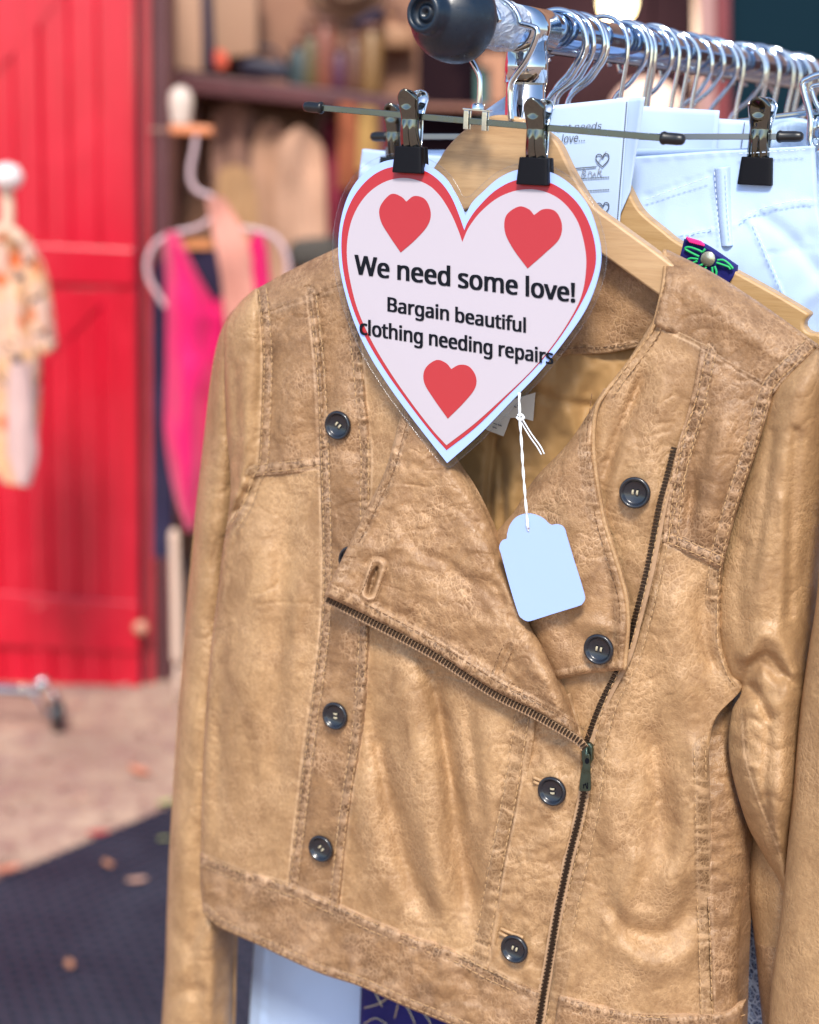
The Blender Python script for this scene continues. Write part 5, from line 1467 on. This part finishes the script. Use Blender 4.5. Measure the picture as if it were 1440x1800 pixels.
# the row of hooks along the rail
def s_for_px(px, right=.0165):
    lo, hi = .0, 1.5
    for _ in range(40):
        m = (lo + hi) / 2
        if project(rail_pt(m, -.004, right))[0] < px: lo = m
        else: hi = m
    return (lo + hi) / 2
HK = "plain chrome hangers packed along the rail behind the upright"
rng = random.Random(3)
prev = None
for i, (bx, style) in enumerate(((1027, 0), (1041, 0), (1058, 0), (1101, 1), (1141, 1), (1152, 1), (1176, 0), (1186, 1), (1209, 1), (1227, 1), (1247, 0), (1271, 0), (1291, 0), (1305, 1), (1337, 0), (1347, 1), (1366, 1), (1389, 1), (1406, 1), (1424, 1), (1436, 0))):
    s = s_for_px(bx)
    o = thing("metal_hanger", "plain chrome hanger in the packed row along the rail behind the upright", "hanger", rail_pt(s, -.10), HK)
    yaw = rng.uniform(-.20, .20)
    cv = hook_curve(drop=.060 + rng.uniform(-.004, .006), R=.0178 + rng.uniform(-.0016, .0020), shaft_x=-.004 + rng.uniform(-.004, .004), open_a=205 + rng.uniform(-12, 14)) if style == 0 else hook_curve(drop=.062, R=.0168 + rng.uniform(-.0005, .0012), shaft_x=.0118, open_a=210)
    if style == 1:
        cz = RR + .0019 - .0172; R = .0172 + rng.uniform(-.0010, .0018)
        a = np.radians(np.linspace(212, 2, 40)); p = [(R * math.cos(k), cz + R * math.sin(k)) for k in a]
        x, z = p[-1]
        cv = p + list(map(tuple, smooth_line([(x, z), (x - .0004, z - .012), (x - .003, z - .034), (x - .0035, z - .068)], .002)[1:]))
    P = hook_pts(s, cv, yaw)
    mb = MB(); mb.tube(P, WIRE * (.95 if style else 1.05), 10); mb.build("hook", M_CHROME, o)
    e = T * math.cos(yaw) + D * math.sin(yaw)
    bpt = P[-1]; wb = .15 if s > s_of(HC) + .01 else .025
    mb = MB(); q = smooth_line(np.array([bpt - e * wb - Z * .04, bpt - e * wb * .33 - Z * .012, bpt + Z * .002, bpt + e * wb * .33 - Z * .012, bpt + e * wb - Z * .04]), .01)
    mb.tube(q, .0019, 8); mb.build("shoulder_bar", M_STEEL, o)

# ---------------------------------------------------------------- paper cards on the hangers
def paper(name, label, outline, h, group=None, curl=.003, fold=None):
    o = np.array(outline, float)
    root = thing(name, label, "paper card", PJ(o[:, 0].mean(), o[:, 1].max(), h), group)
    px, py, e = coons([outline[0], outline[3]], [outline[1], outline[2]], step=9)
    hh = h + curl * (e["U"] - .5) ** 2 * 4 * (1 - e["V"]) + curl * .5 * noise2(px / 60, py / 80, int(o[0][0]))
    sheet("card", px, py, hh, M_PAPER, root, None, .0005)
    return root
PG = "white repair cards hung on the hangers"
HP = -.056
p1 = paper("repair_card", "white repair card printed with garment needs some love and heart outlines", [(868, 196), (1105, 171), (1086, 440), (868, 470)], HP, PG, .0)
FI = FONT
def on_p1(px, py): return PJ(px, py, HP + .0008)
lettering("printed_lettering", "garment needs", 934, 232, 1058, 227, 13, HP + .0010, M_INKG, p1, 0, .22)
lettering("printed_lettering", "some love...", 942, 254, 1028, 248, 15, HP + .0010, M_INKG, p1, 0, .22)
mb = MB()
def ink(pts, r=.00028, h=HP + .0010, sm=2.0):
    q = smooth_line(pts, sm); mb.tube(PJ(q[:, 0], q[:, 1], h), r, 5)
for cx, cy in ((1059, 281), (1059, 367)):
    ink([(cx + 1, cy - 4), (cx - 4, cy - 10), (cx - 10, cy - 8), (cx - 11, cy - 1), (cx - 6, cy + 6), (cx, cy + 12)], .0003)
    ink([(cx + 1, cy - 4), (cx + 5, cy - 11), (cx + 11, cy - 9), (cx + 11, cy - 1), (cx + 6, cy + 6), (cx, cy + 12)], .0003)
def dots(x0, y0, x1, y1, n, r=.0003):
    for k in np.linspace(0, 1, n):
        c = PJ(x0 + (x1 - x0) * k, y0 + (y1 - y0) * k, HP + .0009); mb.box(c, T * r * 2, Z * r * 2, N * .0003)
dots(1102, 180, 1085, 395, 62, .00034)
for y in (293, 311, 333): dots(985, y + 5, 1047 if y < 300 else 1070, y, 30)
mb.build("printed_lines", M_INKG, p1, False)
mb = MB()
ink([(1022, 312), (1026, 296), (1030, 300), (1025, 303), (1030, 306), (1024, 311)], .00025); ink([(1034, 308), (1036, 302), (1040, 302), (1041, 310), (1046, 303), (1047, 310)], .00025); ink([(1050, 309), (1054, 294), (1053, 303), (1058, 298), (1055, 304), (1059, 309)], .00025); ink([(1049, 290), (1058, 276), (1066, 266)], .0002)
mb.build("pencil_writing", M_PEN, p1, False)
paper("repair_card", "blank folded white card edge right behind the printed repair card", [(1084, 172), (1134, 170), (1108, 336), (1080, 400)], HP - .006, PG, .004)
p3 = paper("repair_card", "blank white card behind the jeans hanger left of its right clip", [(1120, 186), (1265, 194), (1256, 300), (1110, 300)], HB - .030, PG, .004)
p4 = paper("repair_card", "white card with a dotted edge peeping out beside the jeans hanger clip", [(1258, 208), (1352, 214), (1346, 320), (1250, 320)], HB - .034, PG, .003)
mb = MB()
for k in np.linspace(0, 1, 24):
    mb.box(PJ(1309 - 8 * k, 216 + 60 * k, HB - .0312), T * .0007, Z * .0007, N * .0003)
mb.build("dotted_line", M_INKG, p4, False)
paper("repair_card", "small white card corner standing left of the chrome upright", [(853, 194), (890, 168), (892, 240), (850, 240)], -.057, PG, .001)

# ---------------------------------------------------------------- white jeans
JE = thing("white_jeans", "white jeans clipped by the waistband behind the jacket", "jeans", PJ(950, 1800, HB))
def jfolds(px, py):
    h = .0016 * noise2(px / 90, py / 160, 120) + .0005 * noise2(px / 28, py / 40, 121)
    for q, a, wd in [([(1240, 470), (1300, 430), (1380, 360)], .002, 26), ([(1300, 620), (1350, 480), (1420, 420)], -.0025, 20), ([(1340, 380), (1390, 420), (1440, 480)], -.002, 14), ([(1180, 340), (1230, 330)], .0008, 20), ([(1350, 620), (1400, 540), (1440, 510)], .0025, 16)]:
        d, sd, al = line_dist(px, py, smooth_line(q, 10)); h = h + a * np.exp(-(d / wd) ** 2)
    return h
px, py, e = coons([(637, 262), (632, 300), (622, 380), (606, 450), (575, 600), (520, 1000), (475, 1400), (448, 1640), (434, 1860)], [(1428, 256), (1431, 300), (1435, 360), (1442, 400), (1462, 520), (1480, 700), (1480, 1200), (1470, 1860)],
                  [(637, 262), (780, 275), (1000, 282), (1134, 274), (1244, 266), (1306, 263), (1428, 256)], None, 5)
hj = HB + .0010 + (.0055 + .004 * np.sin(np.pi * e["U"])) * sstep(330, 470, py) + jfolds(px, py) * sstep(250, 380, py)
def ridge(q, a, wd):
    global hj
    d, sd, al = line_dist(px, py, smooth_line(q, 8)); hj = hj + a * np.exp(-(d / wd) ** 2) + (a * .5 * noise2(al / 7, sd / 20, 130) * np.exp(-(d / (wd * 2.4)) ** 2))
ridge([(1134, 345), (1190, 326), (1250, 305)], -.0006, 3); ridge([(1196, 417), (1260, 404), (1292, 396), (1340, 370), (1400, 357), (1434, 356)], .0012, 3.5); ridge([(1318, 390), (1345, 450), (1375, 520)], .0009, 3); ridge([(1350, 446), (1390, 440), (1440, 437)], -.0006, 3)
ridge([(640, 290), (700, 300), (780, 306)], -.0006, 3); ridge([(1428, 256), (1306, 265), (1134, 277)], .0008, 5)
ridge([(637, 300), (612, 430), (535, 1000), (490, 1400), (467, 1640), (455, 1860)], .0018, 6)
sheet("body", px, py, hj, M_DENIM, JE, None, .006)
px, py, e = coons([(640, 264), (600, 500), (530, 1000), (450, 1860)], [(1424, 260), (1450, 500), (1470, 1000), (1462, 1860)], step=16)
sheet("back_panel", px, py, HB - .006 - .004 * np.sin(np.pi * e["U"]), M_DENIM, JE, None, .001)
px, py, e = coons([(1256, 296), (1262, 370), (1268, 434)], [(1281, 292), (1284, 370), (1289, 432)], step=2.5)
sheet("belt_loop", px, py, HB + .0065 + .0045 * sstep(330, 470, py) - .0022 * (2 * e["U"] - 1) ** 4 + .0006 * np.cos(e["U"] * math.pi * 2 + math.pi) + jfolds(px, py), M_DENIM, JE, None, .003)
mb = MB()
for q in ([(1256, 302), (1261, 370), (1266, 426)], [(1276, 300), (1279, 370), (1284, 426)], [(1196, 413), (1252, 401)], [(1300, 388), (1340, 366), (1400, 353), (1432, 352)], [(1324, 392), (1350, 450), (1380, 520)], [(1136, 350), (1190, 331), (1252, 309)], [(1300, 270), (1420, 263)]):
    stitch_q = smooth_line(q, 2.0); a = 0
    L = np.r_[0, np.cumsum(np.linalg.norm(np.diff(stitch_q, axis=0), axis=1))]
    while a + 7 < L[-1]:
        s = np.linspace(a, a + 6, 3); x = np.interp(s, L, stitch_q[:, 0]); y = np.interp(s, L, stitch_q[:, 1])
        mb.tube(PJ(x, y, HB + .0045 + .006 * sstep(330, 470, y) + (.004 if 1250 < x[0] < 1290 and q[0][1] < 310 and q[0][0] > 1250 and q[0][0] < 1280 else 0) + jfolds(x, y) + .0005), .0003, 5, False); a += 10
mb.build("stitching", M_DENIMS, JE)

# ---------------------------------------------------------------- navy embroidered dress (strap over the second hanger, hem below the jacket)
ND = thing("navy_dress", "navy velvet dress with bright embroidery on the golden wooden hanger", "dress", PJ(720, 1830, -.06))
px, py, e = coons([(690, 900), (655, 1300), (636, 1700), (630, 1900)], [(1120, 900), (1160, 1300), (1190, 1700), (1200, 1900)], step=9)
sheet("skirt", px, py, -.062 + .004 * np.sin(px / 34 + py / 300) + .0015 * noise2(px / 20, py / 40, 140), M_NAVY, ND, None, .012)
HN = -.0615
px, py, e = coons([(1203, 420), (1197, 445), (1194, 456)], [(1291, 468), (1288, 485), (1272, 508)], [(1203, 420), (1236, 431), (1291, 468)], [(1194, 456), (1230, 482), (1272, 508)], 2.5)
sheet("strap", px, py, HN + .0008 * noise2(px / 14, py / 14, 143), M_NAVY, ND, None, .008)
px, py, e = coons([(1180, 470), (1150, 600), (1120, 900)], [(1330, 560), (1260, 700), (1120, 910)], step=12)
sheet("bodice", px, py, HN - .004 + 0 * px, M_NAVY, ND, None, .003)
M_GRN = mat("green_embroidery", (.015, .42, .12), .6); M_PNK = mat("hot_pink_embroidery", (.85, .012, .22), .6); M_MIRR = mat("gold_mirror_disc", (.55, .52, .38), .25, .7)
def d6(X, Y): return (1000 + X / 3.2727, 150 + Y / 3.2727)
mb = MB()
def floss(pts, r=.0007, h=HN + .0022):
    q = smooth_line([d6(*p) for p in pts], 1.5); mb.tube(PJ(q[:, 0], q[:, 1], h), r, 6)
for pet in ([(750, 985), (700, 960), (670, 940), (690, 930), (740, 945), (770, 960)], [(745, 1000), (700, 995), (680, 1010), (700, 1025), (740, 1010)], [(770, 1030), (735, 1045), (710, 1060)], [(790, 1045), (775, 1080), (785, 1100)], [(825, 1045), (830, 1090), (850, 1130)], [(850, 1020), (880, 1030), (920, 1045), (930, 1060)], [(855, 1005), (890, 1005), (925, 1030), (945, 1055)], [(840, 1040), (850, 1075), (840, 1110)], [(770, 960), (785, 940)]):
    floss(pet)
mb.build("green_embroidery", M_GRN, ND)
mb = MB()
for cx, cy, w_, n_ in ((730, 900, 38, 8), (662, 1012, 30, 7), (850, 1140, 34, 7)):
    for k in range(n_):
        a = (k / (n_ - 1) - .5) * 2
        floss([(cx + a * w_ - 14, cy - 14 + a * 12), (cx + a * w_, cy + a * 10), (cx + a * w_ + 10, cy + 14 + a * 10)], .0008)
mb.build("pink_embroidery", M_PNK, ND)
mb = MB(); mb.lathe(PJ(*d6(802, 998), HN + .0014), N, [(0, .0012), (.0042, .0012), (.0044, .0006), (.0044, 0)], 28); mb.build("mirror_disc", M_MIRR, ND)
mb = MB()
def vine(pts, r=.0005):
    q = smooth_line(pts, 3); mb.tube(PJ(q[:, 0], q[:, 1], -.0545 + 0 * q[:, 0]), r, 5)
for v_ in ([(640, 1772), (665, 1765), (690, 1750), (700, 1760), (694, 1790)], [(690, 1750), (715, 1770), (730, 1800)], [(700, 1745), (720, 1755), (752, 1790), (760, 1810)], [(660, 1745), (672, 1770)], [(640, 1800), (660, 1790), (680, 1800)]): vine(v_)
mb.build("gold_vine_embroidery", M_MIRR, ND)

# ---------------------------------------------------------------- blue lace garment peeping past the jacket's right side
LB = thing("blue_lace_top", "pale blue lace garment seen in the gap beside the jacket's right sleeve", "lace garment", PJ(1330, 1860, -.07))
M_LACE = mat("blue_lace", (.22, .32, .52), .75); q_ = NT(M_LACE)
v1 = q_.voro(150, 'DISTANCE_TO_EDGE'); v2 = q_.voro(420, 'DISTANCE_TO_EDGE')
q_.color(q_.mix(q_.rng(v1, .03, .10), (.42, .52, .70), q_.mix(q_.rng(v2, .03, .12), (.30, .40, .60), (.05, .08, .18)))); q_.normal(q_.bump(v1, .6, .002))
px, py, e = coons([(1280, 1350), (1275, 1860)], [(1420, 1350), (1420, 1880)], step=10)
sheet("body", px, py, -.070 + .006 * np.sin(px / 26) + .002 * noise2(px / 30, py / 50, 150), M_LACE, LB, None, .006)
# pale garments further along the rail
M_PALEB = fabric("pale_blue_cloth", (.52, .68, .86), .85, 900, .0003, .06, .2, 30)
for k, (ox, hh, lb_, m_) in enumerate(((0, -.16, "pale blue blouse hanging beyond the white jeans at the right edge", M_PALEB), (40, -.23, "white shirt hanging furthest back beyond the pale blue blouse", M_DENIM))):
    g = thing("hanging_shirt", lb_, "shirt", PJ(1400, 1500, hh))
    px, py, e = coons([(1240 + ox, 262 - 16 * k), (1200, 420), (1180, 900), (1170, 1700)], [(1520, 250), (1600, 420), (1640, 900), (1640, 1700)], [(1240 + ox, 262 - 16 * k), (1330, 238 - 16 * k), (1380, 214 - 8 * k), (1440, 222), (1520, 250)], None, 9)
    sheet("body", px, py, hh + .010 * np.sin(px / 60 + py / 400) * .5 + .003 * noise2(px / 40, py / 60, 160 + k), m_, g, None, .02)
# ================================================================== HEART SIGN
def HSf(py): return .0222 + .0225 * (np.asarray(py, float) - 310) / 500
HS = 0.0
def cr(X, Y): return (560 + X / 2.6667, 180 + Y / 2.6667)
SIGN = thing("heart_sign", "laminated heart shaped sign reading We need some love in front of the tan jacket", "sign", PJ(790, 812, .046))
def lobes(right, left, notch, tip):
    """closed outline: notch, right side down to the tip, left side back up"""
    r = smooth_line([cr(*notch)] + [cr(*p) for p in right] + [cr(*tip)], 4)
    l = smooth_line([cr(*tip)] + [cr(*p) for p in left] + [cr(*notch)], 4)
    return np.vstack([r[:-1], l[:-1]])
def sheet_px(name, o, h, thick, m, parent):
    F = PJ(o[:, 0], o[:, 1], h + HSf(o[:, 1]))
    mb = MB(); mb.prism(F, F - N * thick)
    return mb.build(name, m, parent, False)
card = lobes([(720, 470), (770, 420), (850, 352), (950, 313), (1080, 325), (1180, 385), (1260, 480), (1305, 600), (1325, 720), (1305, 840), (1250, 975), (1150, 1122), (1030, 1270), (900, 1405), (750, 1560)],
             [(520, 1585), (420, 1455), (320, 1315), (230, 1168), (160, 1010), (112, 840), (93, 700), (103, 560), (140, 435), (200, 345), (290, 283), (390, 265), (500, 287), (590, 350), (640, 425), (672, 490)], (688, 530), (603, 1690))
red = lobes([(700, 560), (745, 495), (830, 412), (930, 363), (1040, 362), (1140, 405), (1220, 480), (1275, 585), (1300, 700), (1290, 800), (1240, 925), (1140, 1090), (1020, 1240), (880, 1382), (740, 1520)],
            [(520, 1538), (420, 1408), (320, 1268), (230, 1120), (165, 975), (122, 820), (107, 680), (118, 560), (160, 450), (230, 362), (310, 312), (400, 299), (500, 322), (570, 372), (620, 440), (655, 520)], (683, 600), (600, 1630))
pale = lobes([(705, 585), (765, 508), (850, 442), (950, 409), (1050, 415), (1140, 462), (1210, 550), (1245, 660), (1255, 760), (1240, 880), (1200, 980), (1110, 1122), (1000, 1255), (860, 1390), (730, 1507)],
             [(530, 1530), (430, 1400), (330, 1255), (245, 1110), (180, 960), (142, 800), (133, 680), (150, 570), (190, 480), (250, 410), (330, 365), (420, 355), (510, 385), (570, 440), (620, 520), (655, 600)], (674, 655), (600, 1607))
hs = [lobes([(450, 438), (500, 455), (525, 515), (512, 575), (455, 642)], [(330, 622), (292, 555), (288, 490), (338, 430), (385, 440)], (411, 465), (385, 703)),
      lobes([(1055, 500), (1110, 510), (1140, 570), (1128, 640), (1062, 706)], [(912, 685), (874, 605), (880, 530), (938, 488), (985, 500)], (1010, 528), (980, 778)),
      lobes([(660, 1230), (705, 1238), (737, 1285), (733, 1340), (682, 1406)], [(542, 1392), (495, 1312), (500, 1248), (550, 1208), (595, 1220)], (622, 1250), (606, 1482))]
def bow(o): return 0
sheet_px("border_card", card, HS, .0008, M_SIGNB, SIGN)
sheet_px("red_outline_heart", red, HS + .0003, .0003, M_SIGNR, SIGN)
sheet_px("pale_heart", pale, HS + .0006, .0003, M_SIGNP, SIGN)
for o in hs: sheet_px("small_red_heart", o, HS + .0009, .0003, M_SIGNR, SIGN)

def L3(name, t, A, B, cap, bold): lettering(name, t, *cr(*A), *cr(*B), cap / 2.6667, HS + .0010, M_INK, SIGN, bold, place=lambda px, py: PJ(px, py, HSf(py) + .0010))
L3("headline_lettering", "We need some love!", (172, 803), (1200, 936), 94, 1.5)
L3("middle_lettering", "Bargain beautiful", (326, 978), (970, 1078), 70, 1.15)
L3("lower_lettering", "clothing needing repairs", (195, 1085), (1099, 1228), 72, 1.15)

# clear laminate, a little larger than the card
t = np.linspace(0, 1, len(card), endpoint=False)
cc = card.copy(); n = len(cc)
tg = np.roll(cc, -3, 0) - np.roll(cc, 3, 0); tg /= np.linalg.norm(tg, axis=1)[:, None]
fo = cc + np.stack([tg[:, 1], -tg[:, 0]], 1) * 10.0
ni = np.argmin(np.linalg.norm(cc - np.array(cr(688, 530)), axis=1)); ti = np.argmin(np.linalg.norm(cc - np.array(cr(603, 1690)), axis=1))
keep = np.array([min(abs(i - ni), n - abs(i - ni)) > 7 for i in range(n)])
fo = smooth_line(fo[keep][::3], 5, True)
F = PJ(fo[:, 0], fo[:, 1], HSf(fo[:, 1]) - .0011)
mb = MB(); mb.add(list(F), [tuple(range(len(F)))]); mb.build("clear_laminate", M_FILM, SIGN, False)
mb = MB(); mb.tube(np.vstack([PJ(fo[:, 0], fo[:, 1], HSf(fo[:, 1]) - .0009), PJ(fo[:1, 0], fo[:1, 1], HSf(fo[:1, 1]) - .0009)]), .0003, 5, False)
mb.build("laminate_edge", M_FILM, SIGN)

# ================================================================== CARD TAG ON STRING
def c2(X, Y): return (540 + X / 2.769, 750 + Y / 2.769)
HT = .0475
TAG = thing("swing_tag", "blank pale blue card tag hanging on white string over the jacket opening", "price tag", PJ(960, 1090, HT))
o1 = [(1016, 442), (1040, 429), (1075, 422), (1115, 429), (1152, 447), (1178, 472)]
o2 = [(1192, 478), (1218, 474), (1244, 484), (1258, 505), (1264, 530), (1300, 650), (1330, 745), (1350, 815)]
o3 = [(1353, 840), (1340, 862), (1320, 873), (1200, 910), (1100, 942), (1070, 946), (1045, 932), (1030, 912), (1000, 820), (970, 715), (945, 620), (936, 592), (942, 565), (956, 550)]
o4 = [(972, 545), (975, 522), (983, 490), (998, 462)]
ol = np.array([c2(*p) for p in (o1 + o2 + o3 + o4)])
sc_ = smooth_line(ol, 3, True)
nrm_ = sc_[:, 0] - 960
hv = HT + .003 * ((sc_[:, 0] - 955) / 70) ** 2 + .002 * ((sc_[:, 1] - 1000) / 90)
hole = np.array([c2(1076 + 8 * math.cos(a), 495 + 9 * math.sin(a)) for a in np.linspace(0, 2 * math.pi, 16, endpoint=False)])
# gridded card: triangulate outline with hole through bmesh
bm = bmesh.new()
def tag_h(x, y): return HT + .0012 * (y - 1000) / 90 - .0016 * (x - 955) / 70
loops = []
for lp in (sc_, hole):
    vs = [bm.verts.new((x, y, 0)) for x, y in lp]
    es = [bm.edges.new((vs[i], vs[(i + 1) % len(vs)])) for i in range(len(vs))]
    loops += es
bmesh.ops.triangle_fill(bm, use_beauty=True, use_dissolve=False, edges=loops)
bmesh.ops.subdivide_edges(bm, edges=bm.edges[:], cuts=2, use_grid_fill=True)
bm.verts.index_update()
xy = np.array([v.co[:2] for v in bm.verts]); fs = [tuple(v.index for v in f.verts) for f in bm.faces]
bm.free()
P = PJ(xy[:, 0], xy[:, 1], tag_h(xy[:, 0], xy[:, 1]))
o = build("card", P, fs, M_CARD, TAG, False)
md = o.modifiers.new("solid", 'SOLIDIFY'); md.thickness = .0005; md.offset = 0
mb = MB()
def strand(pts, h0, h1, r=.00042, tw=0.0, ph=0.0):
    q = smooth_line(pts, 2.5)
    s = np.linspace(0, 1, len(q))
    al = np.arange(len(q)) * 2.5
    hh = h0 + (h1 - h0) * s + .0005 * np.sin(al / 9 + ph)
    x = q[:, 0] + tw * np.cos(al / 9 + ph)
    mb.tube(PJ(x, q[:, 1], hh), r, 7)
for ph in (0, math.pi):
    strand([(913, 690), (914, 735), (917, 780), (920, 830), (924, 880), (928, 928)], .0445, HT + .0012, .00045, 1.3, ph)
strand([(912, 700), (915, 736), (930, 765), (944, 785), (952, 799)], .0450, .044, .00040)
strand([(917, 734), (934, 762), (950, 784), (957, 798)], .0452, .044, .00040)
for r0 in (0,):
    q = smooth_line([(908, 733), (914, 738), (921, 735), (917, 729), (910, 730)], 2)
    mb.tube(PJ(q[:, 0], q[:, 1], .0455), .0007, 7)
strand([(926, 920), (928, 931), (930, 934)], HT + .0016, HT - .0006, .0005)
mb.build("string", M_STRING, TAG)
